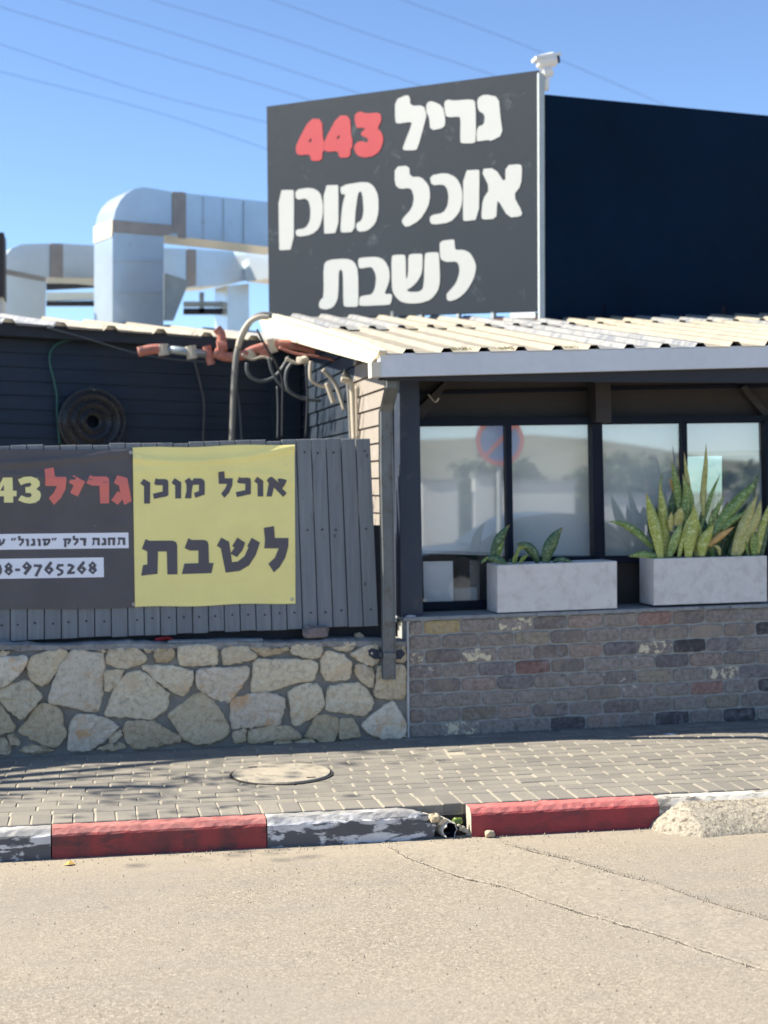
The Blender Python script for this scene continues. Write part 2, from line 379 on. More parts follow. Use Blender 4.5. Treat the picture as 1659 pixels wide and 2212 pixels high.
PAPER = simple('white_paper', (.93,.94,.95), .7, var=.03, bump=0)
CARD = simple('pale_plastic_crate', (.55,.62,.64), .6, var=.06, bump=0)
BLIND = simple('roller_blind_fabric', (.93,.93,.90), .9, var=.04, scale=2, bump=0)
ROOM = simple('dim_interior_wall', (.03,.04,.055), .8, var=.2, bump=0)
WBOARD = simple('white_render', (.62,.62,.59), .8, var=.05)
FOL = simple('tree_leaf', (.055,.085,.028), .6, var=.4, scale=3, bump=0)
BARK = simple('tree_bark', (.10,.075,.05), .9, var=.3, bump=.6)
EARTH = simple('dry_ground', (.34,.29,.21), .95, var=.25, scale=.6, bump=.5)
YLEAF = simple('dry_yellow_leaf', (.50,.30,.07), .7, var=.2, scale=60)
BUTT = simple('cigarette_paper', (.60,.50,.38), .8, var=.05)
GRN = simple('green_litter', (.12,.18,.03), .35, var=.35, scale=25, bump=.3, bscale=40)
def leafm(name, g, band, edge):
    q = M(name, .38, spec=.5); q.objco()
    bn = q.ramp(q.noise(1, 5, .6, q.scaled((38, 14, 75)), dist=1.4), [(.53, 0.), (.57, 1.)])
    a = q.mix(q.math('MULTIPLY', bn, .9), g, band)
    a = q.mix(q.ramp(q.attr('edge'), [(.80, 0.), (.95, .8)]), a, edge)
    a = q.mix(q.ramp(q.attr('tip'), [(.88, 0.), (1., .9)]), a, (.30,.18,.07))
    a = q.mix(q.ramp(q.noise(9, 4), [(.5, 0.), (.8, .4)]), a, edge)
    return q.col(a)
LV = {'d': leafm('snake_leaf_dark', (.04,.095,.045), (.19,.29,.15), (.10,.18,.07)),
      'g': leafm('snake_leaf_green', (.12,.22,.055), (.44,.54,.25), (.40,.46,.11)),
      'y': leafm('snake_leaf_yellow_green', (.30,.36,.065), (.60,.64,.31), (.58,.57,.15)),
      'o': leafm('snake_leaf_withered', (.52,.32,.11), (.60,.42,.18), (.42,.25,.09)),
      'w': leafm('snake_leaf_faded', (.36,.36,.11), (.56,.55,.28), (.54,.47,.17))}
# window glass: clear pane with mirror reflection
q = M('window_glass'); t = q.t; t.nodes.remove(q.b)
tr = t.nodes.new('ShaderNodeBsdfTransparent'); tr.inputs[0].default_value = (.95,.98,.98,1)
gl = t.nodes.new('ShaderNodeBsdfGlossy'); gl.inputs['Roughness'].default_value = .02; gl.inputs[0].default_value = (1,1,1,1)
lw = t.nodes.new('ShaderNodeLayerWeight'); lw.inputs[0].default_value = .32
mm = t.nodes.new('ShaderNodeMath'); mm.operation = 'MULTIPLY_ADD'; mm.inputs[1].default_value = .4; mm.inputs[2].default_value = .24
mx = t.nodes.new('ShaderNodeMixShader'); t.links.new(lw.outputs['Fresnel'], mm.inputs[0]); t.links.new(mm.outputs[0], mx.inputs[0])
t.links.new(tr.outputs[0], mx.inputs[1]); t.links.new(gl.outputs[0], mx.inputs[2])
t.links.new(mx.outputs[0], t.nodes['Material Output'].inputs[0]); GLASS = q.m

# ================================================================== SETTING
YK, YW = 7.536, 9.38
ZR = -0.15
def zp(x, y): return .021*(y-YK)+.011*(y-YK)/1.85*(x-2)
mk('ground', [(-400,-400,-.24),(400,-400,-.24),(400,400,-.24),(-400,400,-.24)], [(0,1,2,3)], EARTH, kind='structure', label='dry open ground around the street')
# ---- road
def crack_y(pts):
    w = [G(*p, ZR) for p in pts]; w = sorted([(v.x, v.y) for v in w]); return np.array([a for a, _ in w]), np.array([b for _, b in w])
c1 = crack_y([(825,1822),(880,1855),(1000,1898),(1100,1920),(1200,1958),(1330,1995),(1460,2035),(1560,2070),(1659,2100),(1800,2160)])
c2 = crack_y([(1085,1822),(1150,1840),(1230,1858),(1320,1885),(1420,1910),(1500,1940),(1600,1970),(1659,1988),(1800,2040)])
xs = np.concatenate([np.linspace(-40,-1.4,12), np.arange(-1.3,4.6,.02), np.linspace(4.7,40,12)])
ys = np.concatenate([np.linspace(-9,3.4,8), np.arange(3.6,7.43,.02), [7.47, 7.6]])
X, Y = np.meshgrid(xs, ys)
def nz(x, y, f, seed):
    g = np.random.default_rng(seed); s = 0
    for k in range(5):
        a = g.uniform(0, 6.28); b = g.uniform(.6, 1.4)*f; s = s+np.sin((x*math.cos(a)+y*math.sin(a))*b+g.uniform(0, 6))
    return s/5
cy1 = np.interp(X, *c1, left=99, right=-99)+nz(X, Y, 23, 1)*.022+nz(X, Y, 70, 5)*.008
cy2 = np.interp(X, *c2, left=99, right=-99)+nz(X, Y, 26, 2)*.020+nz(X, Y, 80, 6)*.008
d1 = Y-cy1; d2 = Y-cy2
Z = ZR+nz(X, Y, 1.1, 3)*.004+nz(X, Y, 9, 4)*.0007
inx = (X > -1) & (X < 4.4)
brk = .5+.5*nz(X, Y, 11, 9)
Z = Z+.004*np.exp(-((d1-.03)/.03)**2)*inx+.004*np.exp(-((d2-.03)/.03)**2)*inx
patch = ((d1 > 0) & (d2 < 0) & inx).astype(float); Z = Z+patch*.002*(1+nz(X, Y, 45, 8))
crack = np.clip(1.5*(np.exp(-(d1/.0085)**2)+.8*np.exp(-(d2/.0085)**2))*np.clip(brk+.1, 0, 1)*inx, 0, .85)
ny, nx = X.shape; idx = np.arange(nx*ny).reshape(ny, nx)
fs = np.stack([idx[:-1,:-1], idx[:-1,1:], idx[1:,1:], idx[1:,:-1]], -1).reshape(-1, 4)
me = bpy.data.meshes.new('road'); me.vertices.add(nx*ny); me.vertices.foreach_set('co', np.stack([X, Y, Z], -1).ravel())
me.loops.add(fs.size); me.loops.foreach_set('vertex_index', fs.ravel().astype(np.int32)); me.polygons.add(len(fs))
me.polygons.foreach_set('loop_start', np.arange(0, fs.size, 4, dtype=np.int32)); me.update(); me.validate()
me.polygons.foreach_set('use_smooth', [True]*len(fs))
for nm, ar in (('patch', patch), ('d1', np.clip(np.where(inx, d1, 9), -9, 9)), ('d2', np.clip(np.where(inx, d2, 9), -9, 9)), ('kerbdust', np.exp(-((7.42-Y)/.35)**2))):
    at = me.attributes.new(nm, 'FLOAT', 'POINT'); at.data.foreach_set('value', ar.ravel())
me.materials.append(ROAD); o = bpy.data.objects.new('road', me); C.objects.link(o); tag(o, 'pale sun-bleached asphalt road with two long cracks', kind='structure')
# ---- pavement
MHC = G(608, 1671, .02); MHR = .285
xs = np.linspace(-14, 16, 120); ys = np.linspace(YK+.006, YW+.4, 6); vs = []; fs = []
for y in ys:
    for x in xs: vs.append((x, y, zp(x, max(y, YK))-.0045))
for j in range(5):
    for i in range(119):
        a = j*120+i; fs.append((a, a+1, a+121, a+120))
b = len(vs)
for x in xs: vs.append((x, YK+.006, -.2))
for i in range(119): fs.append((b+i, b+i+1, i+1, i))
pav = mk('pavement', vs, fs, SAND, kind='structure', label='block paved footpath between the kerb and the walls')
def paver_mesh(L, W, H=.055, c=.004):
    vs = []; 
    for (ix, z) in ((0, -H), (0, -c), (c, 0)):
        vs += [(-L/2+ix, -W/2+ix, z), (L/2-ix, -W/2+ix, z), (L/2-ix, W/2-ix, z), (-L/2+ix, W/2-ix, z)]
    fs = [(8,9,10,11)]
    for r_ in (0, 4):
        for k in range(4): a = r_+k; b_ = r_+(k+1) % 4; fs.append((a, b_, b_+4, a+4))
    return vs, fs
def pave_me(L, W):
    vs, fs = paver_mesh(L, W); me = bpy.data.meshes.new('paver'); me.from_pydata(vs, [], fs); me.materials.append(PAVER); return me
t1 = tile(0, 2900, 3.318)
rowtick = {1:(690,935),2:(490,895),3:(755,835),4:(550,800),5:(820,740),6:(630,700),7:(425,665),8:(725,605),9:(495,570),10:(780,500),11:(560,455),12:(355,415),13:(620,350),14:(415,305),15:(680,240),16:(500,215)}
spec = []   # (x, y, L, W)
x0 = -.388
for i in range(-16, 60): spec.append((x0+i*.103+.0515, YK+.1, .0955, .198, 0))
for rw in range(1, 18):
    yc = YK+.2+(rw-.5)*.103
    tk = rowtick.get(rw, (500, 215)); ph = G(*t1(*tk), zp(.2, yc)).x % .206
    for i in range(-9, 30):
        x = ph+(i+.5)*.206+.01*math.sin(i*.7+rw)*.4; spec.append((x, yc, .1985, .1005, rw))
keep = []
for (x, y, L, W, rw) in spec:
    if math.hypot(x-MHC.x, (y-MHC.y)) < MHR-.11: continue
    if x < -2.2 or x > 5.6: continue
    d = Vector((x, y, 0))-EYE; dep = d.dot(fw); px = CX+F*d.dot(rt)/dep
    keep.append((rw, -40 < px < 1700, x, y, L, W))
keep.sort(key=lambda k: (not k[1], k[0]))
mA = [pave_me(.0955, .198)]; mB = [pave_me(.1985, .1005), pave_me(.197, .101), pave_me(.1995, .100)]
rest = MB(); np_ = 0
for (rw, vis, x, y, L, W) in keep:
    z = zp(x, y)+random.gauss(0, .0012); tx, ty, tz = (random.gauss(0, s) for s in (.010, .006, .006))
    if vis and np_ < 295:
        o = bpy.data.objects.new('paver', mA[0] if rw == 0 else random.choice(mB)); C.objects.link(o); o.parent = pav
        o.location = (x+random.gauss(0, .0008), y, z); o.rotation_euler = (tx+.02, ty, tz); np_ += 1
    else:
        vs, fs = paver_mesh(L, W); R_ = Matrix.Rotation(tz, 3, 'Z')@Matrix.Rotation(tx+.02, 3, 'X')@Matrix.Rotation(ty, 3, 'Y')
        rest.add([R_@Vector(v)+Vector((x, y, z)) for v in vs], fs)
rest.build('paver', PAVER, pav, kind='stuff', label='remaining pavers nearer the walls and beyond the frame')
# cut pavers around the manhole: ring of mortar
mh = empty('manhole_cover', MHC, 'round concrete manhole cover set in the grey block paving', 'manhole cover')
def disc(c, r1, r2, z1, z2, n=48, inner=None):
    b_ = MB(); rings = [(r1, z1), (r2, z2)]; vs = []; fs = []
    for (r_, z_) in rings:
        for k in range(n): an = 2*math.pi*k/n; X_ = c.x+r_*math.cos(an); Y_ = c.y+r_*math.sin(an); vs.append((X_, Y_, zp(X_, Y_)+z_))
    for k in range(n): j = (k+1) % n; fs.append((k, j, n+j, n+k))
    fs.append(tuple(n+k for k in range(n))); b_.add(vs, fs); return b_
disc(MHC, MHR+.008, MHR+.006, -.03, .0065).build('rim', DARKGAP, mh)

d_ = disc(MHC, MHR-.006, MHR-.012, .0, .014); d_.build('lid', MANHOLE, mh)
for (a_, l_) in ((math.radians(-52), .05), (math.radians(128), .05)):
    c_ = MHC+Vector((math.cos(a_), math.sin(a_), 0))*(MHR-.055); b_ = MB(); zz = zp(c_.x, c_.y)+.0155
    b_.add([(c_.x-l_/2, c_.y-.012, zz), (c_.x+l_/2, c_.y-.012, zz), (c_.x+l_/2, c_.y+.012, zz), (c_.x-l_/2, c_.y+.012, zz)], [(0,1,2,3)]); b_.build('lifting_slot', DARKGAP, mh)
# ---- kerb
YF = 7.42
kb = MB().box((-14, YF+.02, -.35), (16, YK-.012, -.155)).build('kerb', EARTH, kind='structure', label='kerb between the road and the paving')
def kerbstone(xa, xb, m, label=None, ragged=False, z=-.006, endm=None):
    prof = [(YF, -.30), (YF, -.075), (YF+.001, -.036), (YF+.006, -.029), (YF+.026, -.007), (YF+.034, -.001), (YF+.07, 0), (YK-.006, 0), (YK-.006, -.30)]
    prof = [(a_, b_+z) for a_, b_ in prof]; n = max(6, int((xb-xa)/.03)); vs = []; fs = []; m_ = len(prof)
    for i in range(n+1):
        x = xa+(xb-xa)*i/n
        for k, (y, z_) in enumerate(prof):
            j = .0011 if 0 < k < 8 else 0; xx = x
            if ragged and i >= n-2: xx += rng.normal(0, .018)*(i-n+3)/2
            dz = -.03*max(0, (i-(n-5))/5)**1.5 if ragged and k > 1 else 0
            vs.append((xx, y+rng.normal(0, j), z_+rng.normal(0, j)+dz))
    for i in range(n):
        for k in range(m_-1): a_ = i*m_+k; fs.append((a_, a_+m_, a_+m_+1, a_+1))
    fs.append(tuple(range(m_))); fs.append(tuple(n*m_+k for k in range(m_))[::-1])
    mi = [0]*(len(fs)-2)+[1, 1]
    return mk('kerb_stone', vs, fs, m, kb, label=label, ms=[m, endm or KEND], mi=mi)
kx = [P(p, 1800, YF).x for p in (112, 578, 930, 1018, 1425)]
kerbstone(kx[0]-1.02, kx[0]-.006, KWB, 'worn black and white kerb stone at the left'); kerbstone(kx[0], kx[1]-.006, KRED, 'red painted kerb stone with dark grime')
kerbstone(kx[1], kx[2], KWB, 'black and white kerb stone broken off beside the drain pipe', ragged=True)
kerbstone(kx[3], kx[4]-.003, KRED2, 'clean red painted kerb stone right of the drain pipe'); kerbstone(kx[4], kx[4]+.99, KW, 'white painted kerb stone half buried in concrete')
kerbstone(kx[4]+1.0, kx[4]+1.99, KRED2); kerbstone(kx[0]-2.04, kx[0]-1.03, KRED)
# ---- concrete lump poured over the kerb
U = np.linspace(0, 1, 90); V = np.linspace(0, 1, 26); vs = []; fs = []
xl = P(1412, 1790, 7.35).x
for u in U:
    x = xl+u*1.9; e = min(1, (u/.10))**.55 if u > 0 else 0
    for v in V:
        wd = (.115+.235*e+.02*math.sin(x*7)); y = YF+.085-v*wd
        h = (.148*e)*(1-v**2.1) + .0; hk = min(1, 1.0)
        z = ZR-.004+h*(.93+.05*math.sin(x*5+1)) - (.0 if v < .98 else .012)
        if 0 < v < 1: z += rng.normal(0, .0018); y += rng.normal(0, .0016)
        if v == 0: z = min(z, -.01)
        vs.append((x+rng.normal(0, .002)-.12*(1-e)*0, y, z))
n = len(V)
for i in range(len(U)-1):
    for k in range(n-1): a_ = i*n+k; fs.append((a_, a_+1, a_+n+1, a_+n))
mk('concrete_ramp', vs, fs, LUMP, label='rough pebbly concrete poured against the white kerb end', cat='concrete ramp', smooth=True)

# ================================================================== STONE WALL
S1 = tile(0, 2400, 2.074); S2 = tile(800, 2400, 1.975)
sw = empty('stone_wall', P(430, 1610, YW), 'low retaining wall of rough cream stones in grey mortar under the fence', 'wall')
xe = P(879, 1450, YW).x
def wtop(x):   # top edge line of the stone wall
    a_ = P(0, 1397, YW); b_ = P(850, 1387, YW); return a_.z+(b_.z-a_.z)*(x-a_.x)/(b_.x-a_.x)
nx_, nz_ = 150, 22; vs = []; fs = []; xs_ = np.linspace(-3.6, xe, nx_)
for x in xs_:
    for k in range(nz_):
        zt = wtop(x); z = -.1+(zt+.1)*k/(nz_-1); vs.append((x, YW+.018+rng.normal(0, .003)+(.012 if k == nz_-1 else 0), z))
    vs.append((x, YW+.17, wtop(x)+rng.normal(0, .004)))
m_ = nz_+1
for i in range(nx_-1):
    for k in range(nz_): a_ = i*m_+k; fs.append((a_, a_+m_, a_+m_+1, a_+1))
mk('mortar', vs, fs, MORTAR, sw, smooth=True)
vs = []; fs = []
for i, x in enumerate(np.linspace(-3.6, xe, 120)):   # uneven cap
    t = wtop(x); h = .016+.008*math.sin(x*9)+rng.normal(0, .003)
    vs += [(x, YW-.004+rng.normal(0, .003), t-.026+rng.normal(0,.005)), (x, YW-.006+rng.normal(0, .003), t+h*.4), (x, YW+.02, t+h), (x, YW+.30, t+h)]
for i in range(119):
    for k in range(3): a_ = i*4+k; fs.append((a_, a_+4, a_+5, a_+1))
mk('cap', vs, fs, CAPM, sw)
ST = [(S1, s_) for s_ in [
 ('1',[(-60,400),(60,385),(200,372),(228,405),(215,450),(140,550),(60,620),(0,650),(-60,660)]),
 ('0',[(-60,350),(60,342),(78,360),(30,388),(-60,395)]),
 ('0',[(230,410),(260,375),(400,340),(500,325),(555,345),(540,400),(470,510),(375,612),(330,618),(250,570),(228,480)]),
 ('1',[(575,335),(690,332),(855,362),(850,560),(835,740),(795,845),(700,830),(560,785),(395,762),(420,640),(480,500),(540,400)]),
 ('0',[(880,345),(900,315),(1080,312),(1130,330),(1195,375),(1190,430),(1070,475),(960,480),(862,440)]),
 ('0',[(860,495),(1015,492),(975,580),(895,668),(852,655),(855,560)]),
 ('0',[(1010,540),(1080,510),(1145,505),(1230,555),(1380,680),(1365,820),(1230,900),(1080,878),(845,872),(890,740),(960,610)]),
 ('0',[(1165,455),(1320,455),(1460,470),(1580,505),(1575,560),(1530,680),(1465,702),(1370,650),(1200,515),(1150,475)]),
 ('2',[(1255,330),(1300,318),(1415,322),(1422,400),(1370,430),(1270,430)]),
 ('0',[(1445,310),(1520,292),(1660,288),(1760,300),(1775,340),(1772,450),(1600,460),(1465,458)]),
 ('0',[(1185,318),(1245,312),(1250,340),(1215,352),(1180,335)]),
 ('0',[(800,330),(858,325),(856,350),(810,345)]),
 ('0',[(-60,690),(60,625),(200,575),(255,600),(350,715),(210,870),(165,900),(80,830),(0,740),(-60,720)]),
 ('2',[(345,760),(440,785),(500,830),(515,930),(548,1020),(480,1110),(430,1140),(300,1075),(140,1000),(225,900),(290,800)]),
 ('2',[(-60,770),(0,775),(60,860),(135,960),(100,990),(0,1015),(-60,1020)]),
 ('2',[(-60,1060),(50,1055),(90,1150),(70,1180),(-60,1185)]),
 ('2',[(60,1030),(110,1025),(165,1080),(150,1110),(90,1095)]),
 ('3',[(620,860),(700,850),(840,875),(975,955),(900,1030),(800,1110),(740,1150),(550,1155),(560,1020),(590,900)]),
 ('2',[(1045,905),(1250,910),(1330,960),(1475,1030),(1480,1075),(1300,1115),(1080,1135),(1035,1080),(1005,1010),(1020,930)]),
 ('0',[(900,1030),(985,980),(995,1030),(940,1080),(890,1090)]),
 ('2',[(790,1140),(850,1110),(920,1105),(1010,1090),(1040,1130),(930,1150)]),
 ('2',[(150,1160),(200,1120),(290,1110),(400,1130),(450,1155),(300,1175)])]]
ST += [(S2, s_) for s_ in [
 ('3',[(-60,480),(0,458),(345,440),(362,495),(300,600),(235,690),(195,737),(100,700),(0,640),(-50,600)]),
 ('2',[(-280,820),(-132,712),(-40,645),(0,650),(60,700),(140,790),(200,900),(205,960),(150,1000),(60,1040),(-60,1040),(-150,1020),(-200,930)]),
 ('0',[(150,300),(230,282),(330,290),(410,340),(405,380),(330,400),(190,432),(150,425)]),
 ('2',[(345,292),(500,300),(655,290),(665,325),(560,350),(470,365),(420,335)]),
 ('0',[(690,285),(750,268),(900,262),(940,300),(905,370),(840,378),(760,365),(680,335)]),
 ('0',[(1000,285),(1060,262),(1185,248),(1185,285),(1130,325),(1040,318)]),
 ('0',[(420,385),(600,390),(830,385),(895,420),(880,490),(855,550),(700,575),(540,630),(400,650),(375,640),(385,500),(395,420)]),
 ('0',[(940,335),(975,320),(1080,350),(1150,400),(1150,480),(1130,540),(1030,555),(950,555),(920,490),(915,390)]),
 ('0',[(1140,345),(1250,290),(1355,265),(1370,400),(1320,440),(1230,405)]),
 ('0',[(1200,420),(1330,460),(1325,615),(1250,580),(1170,490)]),
 ('2',[(1470,330),(1510,290),(1575,260),(1580,410),(1475,400)]),
 ('0',[(1455,245),(1505,245),(1505,275),(1460,275)]),
 ('0',[(1360,440),(1470,420),(1575,440),(1585,560),(1580,710),(1440,690),(1350,690),(1325,640),(1340,560)]),
 ('0',[(660,650),(700,610),(800,575),(880,580),(915,610),(950,745),(870,830),(780,880),(715,910),(690,890),(680,760)]),
 ('0',[(980,600),(1080,580),(1200,570),(1260,610),(1320,690),(1320,750),(1250,825),(1100,805),(955,790),(965,680)]),
 ('3',[(215,720),(270,680),(400,655),(530,650),(635,690),(630,760),(600,890),(480,895),(350,925),(230,935),(210,840)]),
 ('2',[(350,960),(400,925),(540,905),(680,905),(765,985),(740,1010),(560,1015),(400,1050),(345,1030)]),
 ('2',[(880,830),(950,815),(1055,840),(1050,960),(1020,1020),(920,1055),(880,1000),(785,1000)]),
 ('2',[(1070,845),(1170,850),(1215,930),(1230,990),(1060,1010),(1060,900)]),
 ('1',[(1465,708),(1530,800),(1580,880),(1575,1000),(1390,1005),(1300,970),(1220,905),(1340,800)]),
 ('2',[(235,960),(325,930),(335,1030),(240,1040)]),
 ('2',[(715,1030),(840,1000),(880,1050),(730,1060)]),
 ('2',[(545,1040),(600,1010),(690,1020),(700,1055),(540,1070)])]]
def stone(poly, m, parent, yf=YW, thick=.030):
    w_ = [P(x, y, yf) for x, y in poly]; l = chaikin([(v.x, v.z) for v in w_], 1, .09); l = np.array(l); cc_ = l.mean(0); dd_ = l-cc_; l = cc_+dd_*(1+.0055/np.hypot(*dd_.T))[:, None]
    l = np.array(l); per = np.sum(np.hypot(*(np.roll(l, -1, 0)-l).T)); n = int(min(44, max(14, per/.022)))
    seg = np.hypot(*(np.roll(l, -1, 0)-l).T); cum = np.concatenate([[0], np.cumsum(seg)]); lc = np.vstack([l, l[:1]])
    t = np.linspace(0, cum[-1], n, endpoint=False); o_ = np.stack([np.interp(t, cum, lc[:, 0]), np.interp(t, cum, lc[:, 1])], 1)
    o_ = o_+rng.normal(0, .0028, o_.shape); c = o_.mean(0); vs = []; fs = []
    sz = min(1, per/.6); th = thick*(.5+.5*sz)*random.uniform(.8, 1.2); tilt = rng.normal(0, .06, 2)
    for k, (s_, d_) in enumerate(((1.0, -.02), (.995, th*.62), (.975, th*.86), (.90, th*.96), (.45, th*1.0))):
        for p in o_:
            q_ = c+(p-c)*s_; j = .0 if k < 1 else (.0022, .0034, .004, .003)[k-1]
            vs.append((q_[0]+rng.normal(0, j*.6), yf+.018-d_-((q_-c)@tilt if k else 0)+rng.normal(0, j), q_[1]+rng.normal(0, j*.6)))
    vs.append((c[0], yf+.018-th*1.1, c[1]))
    for k in range(4):
        for i in range(n): j = (i+1) % n; a_ = k*n; fs.append((a_+i, a_+j, a_+n+j, a_+n+i))
    for i in range(n): fs.append((4*n+i, 4*n+(i+1) % n, 5*n))
    area = np.sum(o_[:, 0]*np.roll(o_[:, 1], -1)-np.roll(o_[:, 0], -1)*o_[:, 1])
    if area < 0: fs = [f[::-1] for f in fs]
    return mk('stone', vs, fs, m, parent, smooth=True)
for (tf, (k, pl)) in ST: stone([tf(*p) for p in pl], STONES[int(k)], sw)
# stones beyond the left edge of the frame
for i in range(5):
    for j in range(4):
        cx_, cy_ = -70-i*95+random.uniform(-8, 8)-(j % 2)*30, 1425+j*55
        pl = [(cx_+random.uniform(.8, 1)*42*math.cos(a_), cy_+random.uniform(.8, 1)*25*math.sin(a_)) for a_ in np.linspace(0, 6.28, 9)[:-1]]
        stone(pl, random.choice(STONES), sw)
# rock, white lumps on top of the wall
def rock(name, c, sx, sy, sz, m, seed, label, cat, group=None):
    g = np.random.default_rng(seed); vs = []; fs = []; nu, nv = 14, 8; ph = g.uniform(0, 6, 12)
    for j in range(nv+1):
        for i in range(nu):
            a_ = 2*math.pi*i/nu; b_ = math.pi*j/nv-math.pi/2
            r_ = 1+.13*math.sin(2*a_+ph[0]+b_)+.10*math.sin(3*a_+ph[1]-2*b_)+.08*math.sin(5*b_+ph[2]+a_)+g.normal(0, .025)
            x, y, z = r_*math.cos(b_)*math.cos(a_), r_*math.cos(b_)*math.sin(a_), r_*math.sin(b_)
            sg = lambda v_: math.copysign(abs(v_)**.75, v_)
            vs.append((c[0]+sg(x)*sx, c[1]+sg(y)*sy, c[2]+sz+max(sg(z), -.8)*sz))
    for j in range(nv):
        for i in range(nu): a_ = j*nu+i; b_ = j*nu+(i+1) % nu; fs.append((a_, b_, b_+nu, a_+nu))
    return mk(name, vs, fs, m, label=label, cat=cat, group=group)
p = P(681, 1381, YW+.06); rock('rock', (p.x, p.y, p.z), .082, .055, .042, ROCKM, 3, 'fist-sized pinkish rock with white specks lying on the stone wall', 'rock')
p = P(887, 1338, YW+.03); rock('plaster_lump', (p.x, p.y, p.z), .04, .03, .014, simple('plaster_white', (.6,.56,.55), .9, var=.4, scale=60, bump=1.), 5, 'small white plaster lump on the corner of the brick wall coping', 'plaster lump')
p = P(1150, 1370, YW+.08)
p = P(1157, 1380, YW+.05)
p = P(775, 1383, YW+.12); rock('rubble_stone', (p.x-.5*0, p.y, p.z), .03, .03, .024, STONES[2], 6, 'small grey stone wedged in the dark gap under the fence', 'stone')
# thin board lying on the wall
a_ = P(640, 1387, YW+.03); b_ = P(1150, 1377, YW+.03)
q0 = P(362, 1389, YW+.02); q1 = P(568, 1385, YW+.02)
MB().prism([q0, q1, q1+Vector((0,.07,.002)), q0+Vector((.03,.07,.002))], (0, 0, .012)).build('loose_lath', COPE, label='thin grey lath lying on top of the stone wall below the fence', cat='lath')
MB().tube([P(335,1382,9.49), P(365,1378,9.5), P(372,1383,9.46)], .012, 6).build('litter_scrap', SIGNR, label='bit of dark red litter under the fence boards', cat='litter')

# ================================================================== FENCE
YFE = 9.47
fe = empty('board_fence', P(400, 1385, YFE), 'grey painted fence of upright boards standing behind the stone wall', 'fence')
tl, tr_, br_, bl_ = P(0, 963, YFE), P(800, 947, YFE), P(818, 1351, YFE), P(0, 1386, YFE)
jt = [tile(0,2400,2.074)(x, 100)[0] for x in (80,218,357,495,632,767,900,1032,1165,1295,1427,1557)]
def fl(a_, b_, t): return a_+(b_-a_)*t
pitch = (jt[-1]-jt[0])/11/818
bounds = []
t = jt[0]/818
k0 = -14
edges = []
for k in range(-16, 40):
    tt = jt[0]/818+k*pitch*(1-.0022*k*.5)
    if tt < 1.0-.012: edges.append(tt)
edges.append(1.0)
for a_, b_ in zip(edges[:-1], edges[1:]):
    g_ = .0026/ (tr_.x-tl.x); dz = random.gauss(0, .004); dt = random.gauss(0, .003)
    A, B = a_+g_, b_-g_; dy = random.gauss(0, .0015)
    p = [fl(bl_, br_, A), fl(bl_, br_, B), fl(tl, tr_, B), fl(tl, tr_, A)]
    p[0].z += dt; p[1].z += dt; p[2].z += dz; p[3].z += dz
    vs = []
    for q_ in p: vs.append((q_.x, YFE+.018+dy, q_.z))
    for q_ in p: vs.append((q_.x, YFE+.003+dy, q_.z))
    c = .003; ins = [(c, c), (-c, c), (-c, -c), (c, -c)]
    for q_, (ix, iz) in zip(p, ins): vs.append((q_.x+ix, YFE+dy, q_.z+iz))
    fs = [(3,2,1,0), (8,9,10,11)]
    for r_ in (0, 4):
        for k in range(4): j = (k+1) % 4; fs.append((r_+k, r_+j, r_+j+4, r_+k+4))
    mk('board', vs, fs, FENCE, fe)
nm = MB()
for a_, b_ in zip(edges[:-1], edges[1:]):
    for v_ in (.085, .52, .93):
        m_ = (a_+b_)/2+random.uniform(-.004, .004); q_ = fl(fl(bl_, br_, m_), fl(tl, tr_, m_), v_+random.uniform(-.004, .004))
        nm.tube([(q_.x, YFE+.002, q_.z), (q_.x, YFE-.003, q_.z)], .0065, 7)
nm.build('nail_heads', DARKGAP, fe, kind='stuff')
rl = MB()
for v_ in (.09, .52, .93):
    p, q_ = fl(bl_, tl, v_), fl(br_, tr_, v_); rl.box((-3.6, YFE+.02, p.z-.03), (q_.x-.02, YFE+.055, q_.z+.02))
rl.build('rail', DARKPAINT, fe)
MB().box((-3.6, YFE+.10, .3), (tr_.x-.05, YFE+.12, tr_.z-.12)).build('shade_sheet', FASCIA, fe)  # black sheet standing in for the shade in the gap under the boards
MB().box((tr_.x-.05, YFE+.10, .3), (1.89, YFE+.12, P(830,1135,YFE).z)).build('shade_sheet', FASCIA, fe)  # low black sheet standing in for shadow beside the fence end

